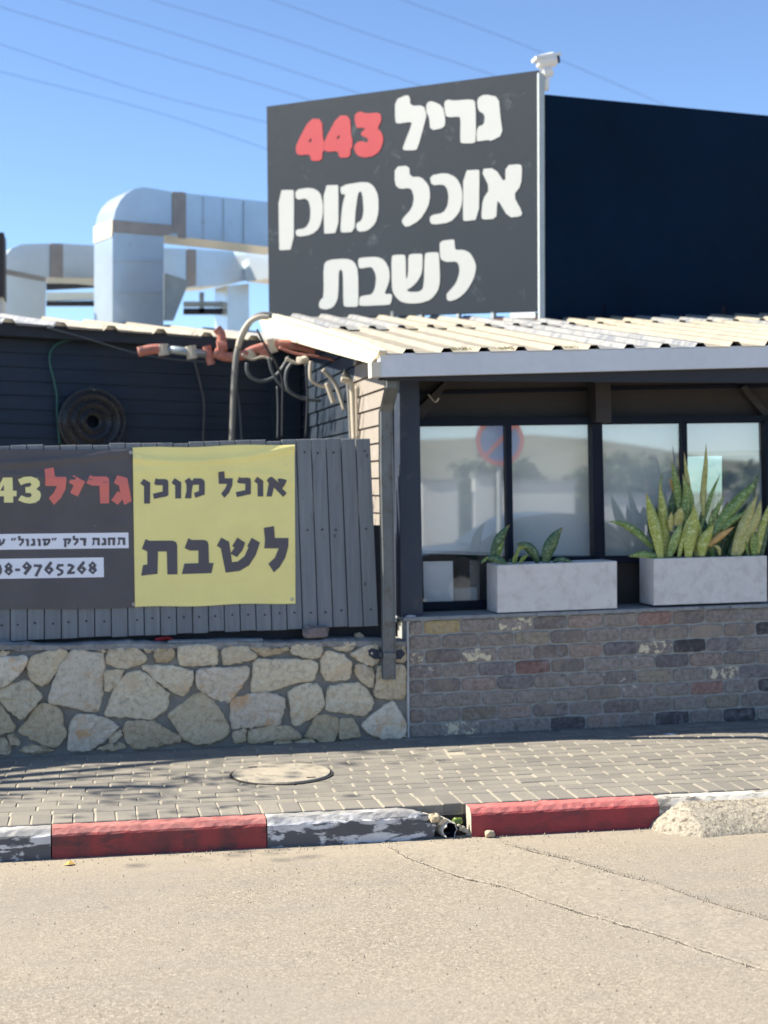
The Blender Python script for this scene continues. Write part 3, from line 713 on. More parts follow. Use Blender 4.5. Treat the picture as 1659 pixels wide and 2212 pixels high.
# ================================================================== BANNERS
YB = YFE-.008
def wavy_quad(TL, TR, BR, BL, m, name, parent, nx=40, nz=90, amp=.007, th=.002, seed=0):
    g = np.random.default_rng(seed); ph = g.uniform(0, 6, 6); vs = []; fs = []
    W = []
    for j in range(nz+1):
        for i in range(nx+1):
            u, v = i/nx, j/nz; q_ = (BL*(1-u)+BR*u)*(1-v)+(TL*(1-u)+TR*u)*v
            d_ = amp*(math.sin(9*v+3*u+ph[0])*.5+math.sin(5*u-7*v+ph[1])*.35+math.sin(17*v-2.6*u+ph[2])*.35*(v**2)+2.6*math.exp(-((v-.935+.10*(1-u)*u*2-.05*u)/.022)**2)+1.3*math.exp(-((v-.86+.2*(u-.3)**2)/.03)**2))
            ez = .004*math.sin(u*11+ph[3])*(1 if j in (0, nz) else 0)
            W.append((q_.x, q_.y-abs(amp)-d_, q_.z+ez))
    vs = W+[(x, y+th, z) for x, y, z in W]; N_ = len(W)
    for j in range(nz):
        for i in range(nx):
            a_ = j*(nx+1)+i; fs.append((a_, a_+1, a_+nx+2, a_+nx+1)); fs.append((a_+N_, a_+nx+1+N_, a_+nx+2+N_, a_+1+N_))
    o = mk(name, vs, fs, m, parent, smooth=True)
    def surf(p):
        # y of banner surface under world x,z
        u = (p.x-BL.x)/(BR.x-BL.x); v = (p.z-BL.z)/(TL.z-BL.z)
        d_ = amp*(math.sin(9*v+3*u+ph[0])*.5+math.sin(5*u-7*v+ph[1])*.35+math.sin(17*v-2.6*u+ph[2])*.35*(v**2)+2.6*math.exp(-((v-.935+.10*(1-u)*u*2-.05*u)/.022)**2)+1.3*math.exp(-((v-.86+.2*(u-.3)**2)/.03)**2))
        return (BL.y)-abs(amp)-d_
    return o, surf
def subdiv(l, step):
    o = []
    for i in range(len(l)):
        a_, b_ = Vector(l[i]), Vector(l[(i+1) % len(l)]); n = max(1, int((b_-a_).length/step))
        for k in range(n): o.append(tuple(a_.lerp(b_, k/n)))
    return o
def letters(tf, polys, m, parent, plane, d, nameit='letter', smooth=0, surf=None, lift=.0012):
    for pl in polys:
        loops = pl if isinstance(pl[0], list) else [pl]
        W = []
        for l in loops:
            l2 = chaikin(l, smooth, .22) if smooth else l
            w_ = [plane(*tf(*p)) for p in l2]
            if surf: w_ = [Vector((v.x, surf(v)-lift, v.z)) for v in [Vector(t_) for t_ in subdiv(w_, .03)]]
            W.append(w_)
        MB().prism(W[0], d, W[1:]).build(nameit, m, parent)
def sh(l, dx, dy): return [(x+dx, y+dy) for x, y in l]
TB = tile(0, 1700, 1.3825)
yb = empty('yellow_banner', P(465, 1310, YB), 'yellow vinyl banner with dark Hebrew lettering nailed to the grey fence', 'banner')
q4 = [P(*TB(*p), YB) for p in ((722,88),(1603,68),(1608,932),(735,955))]
_, sy_ = wavy_quad(*q4, BANY, 'sheet', yb, seed=2, amp=.005)
TD = tile(520, 1820, 2.592); TE = tile(540, 2050, 2.676)
PB = lambda x, y: P(x, y, YB)
row = [[(118,170),(185,208),(183,422),(122,422),(122,245),(82,217)],
 [(243,160),(255,172),(340,172),(362,182),(370,200),(370,335),(350,350),(222,375),(213,322),(312,298),(312,235),(245,235),(225,220)],
 [(433,162),(502,205),(500,370),(440,370),(440,240),(403,212)],
 [(582,158),(612,192),(630,165),(700,165),(730,178),(742,205),(742,330),(645,365),(633,312),(682,295),(682,228),(622,232),(612,270),(603,370),(537,368),(555,290),(555,230),(537,190)],
 [(880,100),(940,92),(947,165),(1027,163),(1022,240),(990,310),(942,365),(908,320),(950,270),(970,222),(885,222)],
 [(1095,148),(1105,160),(1185,158),(1207,168),(1212,190),(1212,325),(1068,357),(1058,305),(1155,285),(1155,220),(1090,215),(1070,203)],
 [(1275,148),(1338,190),(1338,350),(1280,350),(1280,222),(1245,195)],
 [(1415,138),(1500,215),(1483,178),(1520,138),(1578,185),(1555,235),(1530,268),(1578,315),(1540,355),(1447,258),(1425,350),(1370,350),(1395,215),(1373,185)]]
D1 = (0, -.0008, 0)
letters(TD, row, INK, yb, PB, D1, surf=sy_)
row = [[(88,195),(130,212),(370,210),(410,225),(422,260),(425,565),(318,567),(312,325),(220,325),(215,560),(42,580),(62,468),(107,462),(107,325),(50,298)],
 [(538,185),(575,203),(710,203),(742,220),(752,260),(757,445),(805,445),(783,553),(470,563),(497,452),(645,448),(645,315),(555,315),(500,290)],
 [(885,178),(968,222),(985,340),(1025,285),(1000,268),(1055,178),(1138,232),(1110,310),(1050,385),(988,350),(998,437),(1060,430),(1130,375),(1172,280),(1158,270),(1205,180),(1293,230),(1250,360),(1180,470),(1080,530),(932,548),(880,290),(838,265)],
 [(1332,75),(1440,58),(1450,183),(1593,182),(1592,270),(1560,390),(1500,490),(1440,545),(1382,455),(1450,390),(1490,292),(1338,292),(1345,200)]]
letters(TE, row, INK, yb, PB, D1, surf=sy_)
def eyelet(px, py, parent, surf):
    v = PB(px, py); y = surf(v); vs = []; fs = []
    for k in range(12):
        a_ = k*math.pi/6
        for r_ in (.004, .011): vs.append((v.x+r_*math.cos(a_), y-.003, v.z+r_*math.sin(a_)))
    for k in range(12): j = (k+1) % 12; fs.append((2*k, 2*k+1, 2*j+1, 2*j))
    mk('eyelet', vs, fs, STEEL, parent)
for p in ((1580,88),(1590,912)): eyelet(*TB(*p), yb, sy_)
bb = empty('black_banner', P(140, 1316, YB), 'black vinyl banner with red and yellow lettering and phone number on the fence', 'banner')
w_ = [P(*TB(*p), YB) for p in ((-900,112),(722,92),(737,956),(-900,985))]
w_ = [v+Vector((-.004 if v.x > 0 else 0, .0008, 0)) for v in w_]
_, sb_ = wavy_quad(*w_, BANK, 'sheet', bb, nx=80, seed=5, amp=.004)
TF = tile(0, 1820, 3.072); TH = tile(0, 2090, 3.19); TI = tile(0, 2190, 3.95)
four = [[(-60,370),(40,185),(152,185),(157,345),(203,345),(200,412),(160,412),(160,488),(50,488),(48,412),(-60,412)], [(3,345),(48,345),(48,272)]]
letters(TF, [four, [sh(l, -275, 3) for l in four],
 [(218,210),(290,178),(370,172),(450,195),(482,240),(482,285),(440,325),(485,355),(497,400),(480,455),(430,490),(360,500),(290,490),(218,458),(258,400),(320,425),(365,425),(385,400),(370,372),(310,370),(308,300),(355,298),(382,275),(370,250),(320,252),(252,278)]], INKY, bb, PB, D1, surf=sb_)
letters(TF, [[(538,82),(650,62),(665,178),(800,178),(805,215),(795,320),(740,430),(652,517),(590,432),(650,370),(690,290),(548,285),(550,190)],
 [(888,155),(1030,235),(942,415),(848,372),(890,280),(830,245)],
 [(1088,158),(1130,172),(1280,172),(1312,188),(1320,230),(1320,498),(1212,498),(1202,285),(1110,282),(1045,255)],
 [(1418,158),(1540,192),(1592,472),(1502,515),(1480,450),(1425,515),(1345,460),(1422,350),(1455,365),(1438,285),(1378,250)]], INKR, bb, PB, D1, surf=sb_)
def strip(tf, tl2, tr2, br2, bl2, lift=.001, nx=60, nz=6):
    c = [P(*tf(*p), YB) for p in (tl2, tr2, br2, bl2)]; vs = []; fs = []
    for j in range(nz+1):
        for i in range(nx+1):
            u, v = i/nx, j/nz; p = (c[3]*(1-u)+c[2]*u)*(1-v)+(c[0]*(1-u)+c[1]*u)*v; vs.append((p.x, sb_(p)-lift, p.z))
    for j in range(nz):
        for i in range(nx): a_ = j*(nx+1)+i; fs.append((a_, a_+1, a_+nx+2, a_+nx+1))
    mk('white_strip', vs, fs, INKW, bb)
strip(TH, (-900,52), (1612,22), (1617,217), (-900,250)); strip(TI, (-900,54), (1612,18), (1617,325), (-900,365))
tav = [(1480,82),(1572,85),(1575,178),(1543,178),(1540,112),(1508,112),(1505,170),(1475,180),(1480,155),(1487,150),(1487,110),(1478,105)]
nun = [(1290,88),(1325,90),(1335,110),(1335,180),(1275,183),(1275,158),(1303,150),(1303,115),(1285,112)]
vav = [(470,95),(510,105),(512,192),(482,192),(480,125),(468,122)]
qa = [(655,90),(680,90),(668,122),(650,122)]; qb = [(690,88),(715,88),(695,122),(680,122)]
row = [tav, [(1355,85),(1450,85),(1443,182),(1413,182),(1413,112),(1385,112),(1385,182),(1357,182),(1357,112),(1350,105)], nun, sh(tav, -320, 4),
 [(1005,88),(1085,92),(1085,115),(1078,188),(1047,188),(1045,120),(1005,118)],
 [(912,65),(940,60),(945,92),(990,95),(985,140),(940,188),(925,168),(950,140),(955,118),(917,118)],
 [(795,95),(895,95),(890,130),(860,180),(845,155),(862,122),(835,120),(835,205),(805,205),(808,120),(795,118)],
 qa, qb, sh(qa, -510, 2), sh(qb, -510, 2),
 [[(530,98),(635,98),(630,145),(600,182),(550,192),(545,165),(550,125),(530,122)], [(575,122),(605,122),(595,150),(578,160)]],
 vav, [(400,98),(440,100),(445,185),(388,192),(385,170),(412,160),(412,122),(398,120)], sh(vav, -147, 0),
 [(225,70),(255,62),(260,98),(305,98),(298,145),(255,195),(238,175),(268,145),(272,122),(230,122)],
 [(-60,105),(-30,100),(-12,165),(0,160),(-18,105),(5,100),(14,150),(32,130),(38,100),(68,105),(50,160),(5,192),(-45,192)]]
letters(TH, row, INK, bb, PB, D1, surf=sb_, lift=.0024)
eight = [[(135,95),(195,150),(180,195),(205,235),(140,302),(65,240),(92,198),(70,155)], [(133,140),(152,157),(133,172),(115,157)], [(133,225),(155,243),(133,258),(113,243)]]
six = [[(782,78),(818,105),(758,190),(792,162),(838,210),(768,292),(688,215),(700,180)], [(762,200),(785,215),(768,238),(732,212)]]
row = [eight, [(235,192),(312,192),(312,232),(237,232)],
 [[(415,80),(498,155),(488,185),(402,298),(362,265),(432,182),(395,212),(342,160)], [(412,130),(438,155),(418,168),(395,150)]],
 [(538,118),(560,130),(645,125),(660,160),(640,190),(578,318),(535,305),(605,170),(520,165)], six,
 [(893,122),(992,122),(985,160),(920,162),(915,185),(985,215),(990,255),(960,290),(900,315),(887,275),(940,262),(945,240),(868,195)],
 [(1058,115),(1110,120),(1160,150),(1155,175),(1105,240),(1165,235),(1162,275),(1043,280),(1045,245),(1105,175),(1100,160),(1042,158)],
 [sh(l, 508, -6) for l in six], [sh(l, 1305, -18) for l in eight],
 [(-55,150),(-20,110),(10,135),(32,200),(30,245),(0,300),(-40,300),(-60,260),(-15,250),(0,210),(-20,165)]]
letters(TI, row, INK, bb, PB, D1, surf=sb_, lift=.0024)
for p in ((712,112),(728,938)): eyelet(*TB(*p), bb, sb_)

# ================================================================== BRICK WALL
cTL, cTR, cBL, cBR = P(881,1341,YW), P(1659,1311,YW), P(881,1596,YW), P(1659,1556,YW)
xL = cTL.x
def zt_(x): return cTL.z+(cTR.z-cTL.z)*(x-cTL.x)/(cTR.x-cTL.x)
def zb_(x): return cBL.z+(cBR.z-cBL.z)*(x-cBL.x)/(cBR.x-cBL.x)
bw = empty('brick_wall', P(1250, 1580, YW), 'low wall of weathered grey and brown bricks under the planters', 'wall')
XR = 7.6
vs = []; 
for x in (xL, XR): vs += [(x, YW+.009, -.1), (x, YW+.009, zt_(x)-.002), (x, YW+.40, zt_(x)-.002), (x, YW+.40, -.1)]
mk('mortar', vs, [(0,4,5,1),(1,5,6,2),(3,2,6,7),(0,1,2,3),(4,7,6,5)], BMORT, bw)
spec_b = [(1,893,'g'),(1,950,'o'),(3,893,'f'),(3,1040,'f'),(8,960,'f'),(1,1030,'n'),(3,1418,'f'),(3,1495,'d'),(2,1640,'d'),(5,1425,'k'),(7,1560,'k'),(6,1500,'r'),
 (1,1400,'r'),(8,1450,'d'),(8,1600,'d'),(5,1110,'u'),(5,1030,'b'),(4,1555,'b'),(4,1060,'u'),(4,950,'g'),(5,1610,'u'),(6,1640,'d'),(8,1230,'d'),(2,1130,'k'),(1,1230,'b'),(5,1350,'g'),(6,1370,'g'),(6,1600,'g'),(4,1410,'g'),(5,1530,'f'),(1,1110,'f'),(4,1480,'u'),(2,1600,'m'),(7,1050,'k')]
vjx = P(*tile(1560,2350,2.242)(890,240), YW).x; BP = .2379
def brick(xa, xb, course, m):
    z1 = lambda x: zt_(x)-(zt_(x)-zb_(x))*(course)/8+.0062; z2 = lambda x: zt_(x)-(zt_(x)-zb_(x))*(course-1)/8-.0062
    xa += .0062; xb -= .0062; pts = []
    n1, n2 = 6, 3; r_ = .009
    def pt(u, v): x = xa+(xb-xa)*u; return np.array([x, z1(x)+(z2(x)-z1(x))*v])
    for i in range(n1): pts.append(pt(i/n1, 0)+[r_*.7 if i == 0 else 0, r_*.3 if i == 0 else 0])
    for i in range(n2): pts.append(pt(1, i/n2)+[-r_*.4 if i == 0 else 0, r_ if i == 0 else 0])
    for i in range(n1): pts.append(pt(1-i/n1, 1)+[-r_*.7 if i == 0 else 0, -r_*.3 if i == 0 else 0])
    for i in range(n2): pts.append(pt(0, 1-i/n2)+[r_*.3 if i == 0 else 0, -r_ if i == 0 else 0])
    o_ = np.array(pts)+rng.normal(0, .0018, (len(pts), 2)); c = o_.mean(0); n = len(o_); vs = []; fs = []
    tx, tz = rng.normal(0, .012, 2); th = .010+rng.normal(0, .0015)
    for k, (s_, d_) in enumerate(((0., -.01), (0., th*.55), (.0065, th))):
        for p in o_:
            v_ = p-c; L_ = np.hypot(*v_); q_ = c+v_*(1-s_/L_*1.2); vs.append((q_[0], YW+.009-d_-(tx*v_[0]+tz*v_[1] if k else 0)+(rng.normal(0, .0007) if k else 0), q_[1]))
    vs.append((c[0], YW+.009-th, c[1]))
    for k in range(2):
        for i in range(n): j = (i+1) % n; a_ = k*n; fs.append((a_+i, a_+j, a_+n+j, a_+n+i))
    for i in range(n): fs.append((2*n+i, 2*n+(i+1) % n, 3*n))
    mk('brick', vs, fs, m, bw)
for cse in range(1, 9):
    off = vjx-(0 if cse % 2 else .5)*BP+random.gauss(0, .004)
    js = [off+k*BP+random.gauss(0, .003) for k in range(-4, 24)]
    js = [xL+.006]+[j for j in js if j > xL+.05 and j < XR]+[XR]
    for a_, b_ in zip(js[:-1], js[1:]):
        c_ = Vector(((a_+b_)/2, YW, zt_(a_)-.0926*(cse-.5)))-EYE; px = CX+F*c_.dot(rt)/c_.dot(fw)
        k = random.choices('nmburg', (48, 38, 4, 4, 1, 5))[0]
        for (cc, sx_, kk) in spec_b:
            if cc == cse and abs(px-sx_) < 38: k = kk
        brick(a_, b_, cse, BR[k])
MB().box((xL-.007, YW-.006, -.02), (xL+.004, YW+.02, zt_(xL)-.002)).build('corner_bead', simple('bead_metal', (.5,.5,.48), .6), bw)
# coping slab
cz = .022
vs = []
for x in (xL-.03, XR):
    z = zt_(x); vs += [(x, YW-.014, z), (x, YW-.014, z+cz-.002), (x, YW-.011, z+cz), (x, YW+.42, z+cz+.004), (x, YW+.42, z)]
mk('coping', vs, [(0,5,6,1),(1,6,7,2),(2,7,8,3),(3,8,9,4),(4,9,5,0),(0,1,2,3,4),(5,9,8,7,6)], COPE, bw)
def ztop(x): return zt_(x)+cz+.002

# ================================================================== RESTAURANT (right)
YG = 9.73
rs = empty('restaurant', P(1300, 1590, 9.6), 'low dark restaurant building with blinds in its windows and a cream sheet roof', 'building')
def pbox(pts, Y, depth, name, m, parent=rs, back=0, label=None):
    return MB().prism([P(x, y, Y) for x, y in pts], (0, depth, 0)).build(name, m, parent, label=label)
# corner pillar
pl0 = P(862, 815, 9.45); pr0 = P(906, 815, 9.45); pr1 = P(913, 1330, 9.45); pl1 = P(862, 1330, 9.45)
pbox([(863,812),(905,812),(914,1333),(866,1333)], 9.42, .36, 'corner_pillar', DARKPAINT)
pbox([(846,812),(862,812),(862,1345),(857,1345)], 9.60, .18, 'corner_post', DARKPAINT)
# lintel zone
pbox([(905,809),(1285,805),(1285,905),(906,905)], 9.79, .05, 'header_panel', BROWN); pbox([(1320,805),(1800,795),(1800,900),(1320,903)], 9.79, .05, 'header_panel', BROWN)
pbox([(905,846),(1285,838),(1285,844),(905,853)], 9.77, .02, 'header_batten', FRAME); pbox([(1320,836),(1800,826),(1800,834),(1320,843)], 9.77, .02, 'header_batten', FRAME)
pbox([(1286,804),(1319,803),(1321,912),(1288,912)], 9.60, .18, 'header_post', BROWN)
pbox([(905,880),(965,820),(972,824),(915,905),(905,905)], 9.73, .05, 'diagonal_brace', BROWN)
pbox([(1600,838),(1612,832),(1720,960),(1700,960)], 9.73, .05, 'diagonal_brace', BROWN)
MB().tube(spline([P(925,852,9.55),P(940,868,9.5),P(948,860,9.48)]), .006, 6).build('cable_stub', CBEI, rs)
# window frames
win = MB().box((0,0,0),(0,0,0))
TW = tile(1500, 1350, 1.0886)
def frame(pts, Y=9.70, d=.07, name='mullion', parent=None): return MB().prism([P(x, y, Y) for x, y in pts], (0, d, 0)).build(name, FRAME, parent)
wf = frame([(906,905),(1800,896),(1800,911),(907,921)], name='window_frame', parent=rs)
frame([(1092,918),(1105,918),(1110,1230),(1097,1230)], parent=wf); frame([(1279,915),(1301,915),(1308,1215),(1284,1215)], Y=9.68, d=.09, parent=wf)
frame([(1473,912),(1484,912),(1489,1215),(1477,1215)], parent=wf); frame([(1652,908),(1672,908),(1680,1330),(1660,1330)], Y=9.68, parent=wf)
frame([(913,1301),(1097,1296),(1097,1312),(913,1318)], name='bottom_rail', parent=wf); frame([(1108,1203),(1800,1196),(1800,1212),(1108,1219)], name='bottom_rail', parent=wf)
def pane(px0, px1, y0, y1, y=YG):
    v = [P(px0, y1, y), P(px1, y1, y), P(px1, y0, y), P(px0, y0, y)]; return mk('glass_pane', v, [(0,1,2,3)], GLASS, wf)
pane(908,1097,912,1308, 9.73); pane(1100,1288,912,1212, 9.73); pane(1298,1480,912,1212, 9.73); pane(1482,1662,908,1212, 9.73); pane(1666,1800,905,1212, 9.73)
# blinds
def blind(pts, Y=9.81, name='roller_blind'): return MB().prism([P(x, y, Y) for x, y in pts], (0, .004, 0)).build(name, BLIND, rs)
blind([(900,905),(1288,902),(1288,1202),(900,1190)]); blind([(1296,900),(1463,898),(1463,1203),(1296,1203)]); blind([(1484,898),(1670,892),(1670,976),(1484,980)])
MB().prism([P(x, y, 9.805) for x, y in ((1484,976),(1650,972),(1650,983),(1484,986))], (0, .02, 0)).build('blind_rail', GUTC, rs)
MB().prism([P(x, y, 9.805) for x, y in ((900,1188),(1288,1200),(1288,1207),(900,1195))], (0, .015, 0)).build('blind_rail', GUTTER, rs)
# inside: pale wall piece seen in the right window, dim room
pbox([(1105,1214),(1800,1208),(1800,1335),(1105,1335)], 9.75, .04, 'lower_panel', BROWN)
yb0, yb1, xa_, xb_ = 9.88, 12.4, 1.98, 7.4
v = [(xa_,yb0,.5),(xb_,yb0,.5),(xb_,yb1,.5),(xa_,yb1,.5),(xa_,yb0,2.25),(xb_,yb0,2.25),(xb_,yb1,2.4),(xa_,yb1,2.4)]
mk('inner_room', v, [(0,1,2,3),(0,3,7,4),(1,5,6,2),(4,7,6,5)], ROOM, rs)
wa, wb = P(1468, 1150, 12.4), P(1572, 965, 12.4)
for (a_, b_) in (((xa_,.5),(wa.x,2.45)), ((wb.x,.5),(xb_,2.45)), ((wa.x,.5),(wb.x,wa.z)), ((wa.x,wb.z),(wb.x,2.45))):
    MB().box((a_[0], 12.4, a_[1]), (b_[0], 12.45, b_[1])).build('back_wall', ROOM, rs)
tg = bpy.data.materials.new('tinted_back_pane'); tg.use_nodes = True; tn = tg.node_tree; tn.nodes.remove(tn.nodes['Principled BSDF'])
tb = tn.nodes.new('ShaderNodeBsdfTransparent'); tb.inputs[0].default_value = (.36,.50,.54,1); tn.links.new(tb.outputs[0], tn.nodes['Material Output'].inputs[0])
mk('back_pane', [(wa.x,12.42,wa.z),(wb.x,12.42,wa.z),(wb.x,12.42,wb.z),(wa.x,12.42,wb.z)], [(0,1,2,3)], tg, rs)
MB().prism([P(x, y, 10.05) for x, y in ((1562,960),(1655,960),(1655,1215),(1562,1215))], (0, .02, 0)).build('curtain', simple('blue_grey_curtain', (.36,.43,.50), .8, var=.15, scale=3), rs, label='blue grey curtain standing inside the right window')
# downpipe
dp = empty('downpipe', P(842, 1465, 9.3), 'grey square metal downpipe running from the gutter down over the stone wall', 'downpipe')
path = [(846,815,9.14),(846,838,9.14),(838,872,9.27),(833,890,9.31),(833,1000,9.31),(838,1250,9.30),(840,1467,9.29)]
ctr = [P(a_, b_, c_) for a_, b_, c_ in path]; vs = []; fs = []
hw = .040
for i, p in enumerate(ctr):
    for (dx, dy) in ((-1,-1),(1,-1),(1,1),(-1,1)):
        for (ex, ey) in ((.82, 1), (1, .82)):
            e_ = (ex, ey) if dx*dy > 0 else (ey, ex)
            vs.append((p.x+dx*hw*e_[0], p.y+dy*hw*.8*e_[1], p.z))
for i in range(len(ctr)-1):
    for k in range(8): a_ = i*8+k; b_ = i*8+(k+1) % 8; fs.append((a_, b_, b_+8, a_+8))
fs.append(tuple(range(8))); fs.append(tuple((len(ctr)-1)*8+k for k in range(8)))
mk('pipe', vs, fs, PIPEG, dp)
c_ = P(839, 1414, 9.29); MB().box((c_.x-hw-.006, c_.y-hw-.004, c_.z-.016), (c_.x+hw+.006, c_.y-hw*.8-.0006, c_.z+.014)).box((c_.x-hw-.006, c_.y-hw-.004, c_.z-.016), (c_.x-hw-.001, c_.y+.09, c_.z+.014)).box((c_.x+hw+.001, c_.y-hw-.004, c_.z-.016), (c_.x+hw+.006, c_.y+.09, c_.z+.014)).build('bracket', PIPEG, dp)
e1 = P(806, 1411, YW-.02); e2 = P(868, 1411, YW-.02)
MB().prism([P(x, y, YW-.022) for x, y in ((795,1405),(803,1400),(824,1405),(824,1424),(808,1424),(797,1416))], (0, .006, 0)).build('anchor_plate', DARKPAINT, dp)
MB().prism([P(x, y, YW-.022) for x, y in ((856,1405),(868,1403),(876,1412),(866,1424),(856,1424))], (0, .006, 0)).build('anchor_plate', DARKPAINT, dp)
e1 = P(803, 1411, YW-.024); MB().tube([e1, e1+Vector((0,-.008,0))], .008, 10).build('bolt', STEEL, dp)
# side wall boards (facing left)
XS = 1.93
def side(py0, py1, Ya, Yb, m, name='side_board'):
    # heights measured where the wall meets the front corner
    pass
zbase = .75; bh = .118
pz = P(835, 1100, 9.62).z
for k in range(20):
    z0 = zbase+k*bh; z1 = z0+bh-.006
    for (ya, yb_, m_) in ((9.66, 10.95, CREAM), (10.955, 14.2, SIDING)):
        ya = max(ya, 9.15+(z1-(P(820,764,9.05).z-.06))/.151)
        if ya > yb_-.05: continue
        vs = [(XS-.004, ya, z0), (XS-.004, yb_, z0), (XS+.010, yb_, z1), (XS+.010, ya, z1), (XS+.04, ya, z0), (XS+.04, yb_, z0), (XS+.04, yb_, z1), (XS+.04, ya, z1)]
        mk('side_board', vs, [(0,3,2,1),(4,5,6,7),(0,1,5,4),(1,2,6,5),(2,3,7,6),(3,0,4,7)], m_, rs)
zz_ = P(820,764,9.05).z-.08
MB().prism([(XS+.043, 9.7, .4), (XS+.043, 14.3, .4), (XS+.043, 14.3, zz_+.151*4.7), (XS+.043, 9.7, zz_+.09)], (.006, 0, 0)).build('side_sheathing', FASCIA, rs)
# roof
ge = [P(820, 764, 9.05), P(1659, 747, 9.05)]
def zfr(x): return ge[0].z+(ge[1].z-ge[0].z)*(x-ge[0].x)/(ge[1].x-ge[0].x)
SL = .151
XR0 = ge[0].x-.02
prof = []; x = XR0; 
while x < 7.8:
    prof += [(x, 0), (x+.150, 0), (x+.172, .030), (x+.213, .030), (x+.235, 0)]; x += .235
YBK = 15.3
def yend(x): return max(12.75, 15.3-(x-1.77)*(15.3-12.75)/2.15)
def sheet(prof, y0, y1, zf, sl, m, name, parent, split=2, cuts=None):
    # one object per sheet of a few ribs, overlapping
    per = 5*3; i = 0; k = 0
    while i < len(prof)-1:
        seg = prof[i:i+per+1]; vs = []; fs = []; n = len(seg)
        jy = random.uniform(-.012, .012); jz = random.uniform(0, .004)+.0008*k
        for (yy) in (y0+jy, y1):
            for (x_, h_) in seg:
                yv = min(yy, yend(x_)); vs.append((x_, yv, zf(x_)+h_+sl*(yv-y0)+jz))
        for (x_, h_) in seg: vs.append((x_, y0+jy, zf(x_)+h_+jz-.003))
        for j in range(n-1): fs.append((j, j+1, n+j+1, n+j)); fs.append((2*n+j, 2*n+j+1, j+1, j))
        mk(name, vs, fs, m[k % len(m)], parent); i += per; k += 1
sheet(prof, 9.0, 11.9, lambda x: zfr(x)-.008, SL, [ROOF, ROOF, ROOFG], 'roof_sheet', rs)
sheet([(x_+.06, h_) for x_, h_ in prof], 11.75, YBK, lambda x: zfr(x)-.008+SL*2.75+.012, SL, [ROOFG, ROOF], 'roof_sheet', rs)
MB().box((XR0+.02, 9.06, ge[0].z-.16), (7.6, 9.11, ge[0].z-.02)).build('eave_board', FASCIA, rs)
vs = [(XR0+.02, 9.11, ge[0].z-.05), (7.6, 9.11, ge[0].z-.05), (7.6, 12.6, ge[0].z-.05+SL*3.5), (3.9, 12.6, ge[0].z-.05+SL*3.5), (XR0+.12, YBK-.1, ge[0].z-.05+SL*6.1)]
mk('soffit', vs, [(0,1,2,3,4)], FASCIA, rs)
g0, g1, g2, g3 = P(821,764,9.0), P(1800,743,9.0), P(1800,789,9.0), P(821,814,9.0)
MB().prism([g0, g1, g2, g3], (0, .10, 0)).build('gutter', GUTTER, rs)
MB().prism([P(802,783,8.99), P(822,781,8.99), P(822,813,8.99), P(803,815,8.99)], (0, .11, 0)).build('gutter_end', GUTC, rs)
T7 = tile(1000, 1200, 2.37)
XK = XR0-.004
rk = [PX(*T7(*p), XK) for p in ((175,88),(330,130),(600,215),(900,310),(1165,425),(1165,445),(1090,550),(760,460),(400,355),(105,285),(50,150))]
MB().prism(rk, (.05, 0, 0)).build('rake_flashing', RAKE, rs)
rk2 = [PX(*T7(*p), XK-.012) for p in ((175,84),(600,212),(900,306),(1168,420),(1168,440),(900,330),(600,240),(150,120))]
MB().prism(rk2, (.012, 0, 0)).build('rake_fold', RAKE, rs)
# moss on the eave
ms_ = MB()
for i in range(500):
    c = random.choice((985, 1010, 1090, 1105, 1240)); px = random.gauss(c, 9); q_ = P(px, 757, 9.02); q_.z = zfr(q_.x)+.01+abs(random.gauss(0, .008)); q_.y += random.uniform(0, .06)
    a_ = random.uniform(0, 6.28); r_ = random.uniform(.003, .007); ms_.add([q_, q_+Vector((math.cos(a_)*r_, math.sin(a_)*r_, r_)), q_+Vector((-math.sin(a_)*r_, math.cos(a_)*r_, r_*.8))], [(0,1,2)])
ms_.build('moss', simple('roof_moss', (.14,.15,.05), .9), label='tufts of moss along the edge of the cream roof', cat='moss', kind='stuff')
# things in the window
v = [P(x, y, 9.742) for x, y in ((914,1213),(978,1212),(980,1303),(916,1305))]
MB().prism(v, (0, .0012, 0)).build('paper_sheet', PAPER, label='white sheet of paper standing behind the lower window pane', cat='paper')
v = [P(x, y, 9.85) for x, y in ((981,1272),(1030,1269),(1031,1306),(981,1307))]
cr = MB().prism(v, (0, .25, 0)).build('storage_box', CARD, label='pale grey box inside the window right of the paper', cat='box')
MB().prism([P(x, y, 9.93) for x, y in ((990,1222),(1022,1220),(1022,1270),(990,1270))], (0, .2, 0)).build('dark_case', FRAME, label='dark case on top of the pale box inside the window', cat='case')
MB().tube([P(993,1298,9.79), P(1020,1305,9.77)], .003, 6).build('thin_rod', CBLK, label='thin dark rod leaning inside the window by the box', cat='rod')

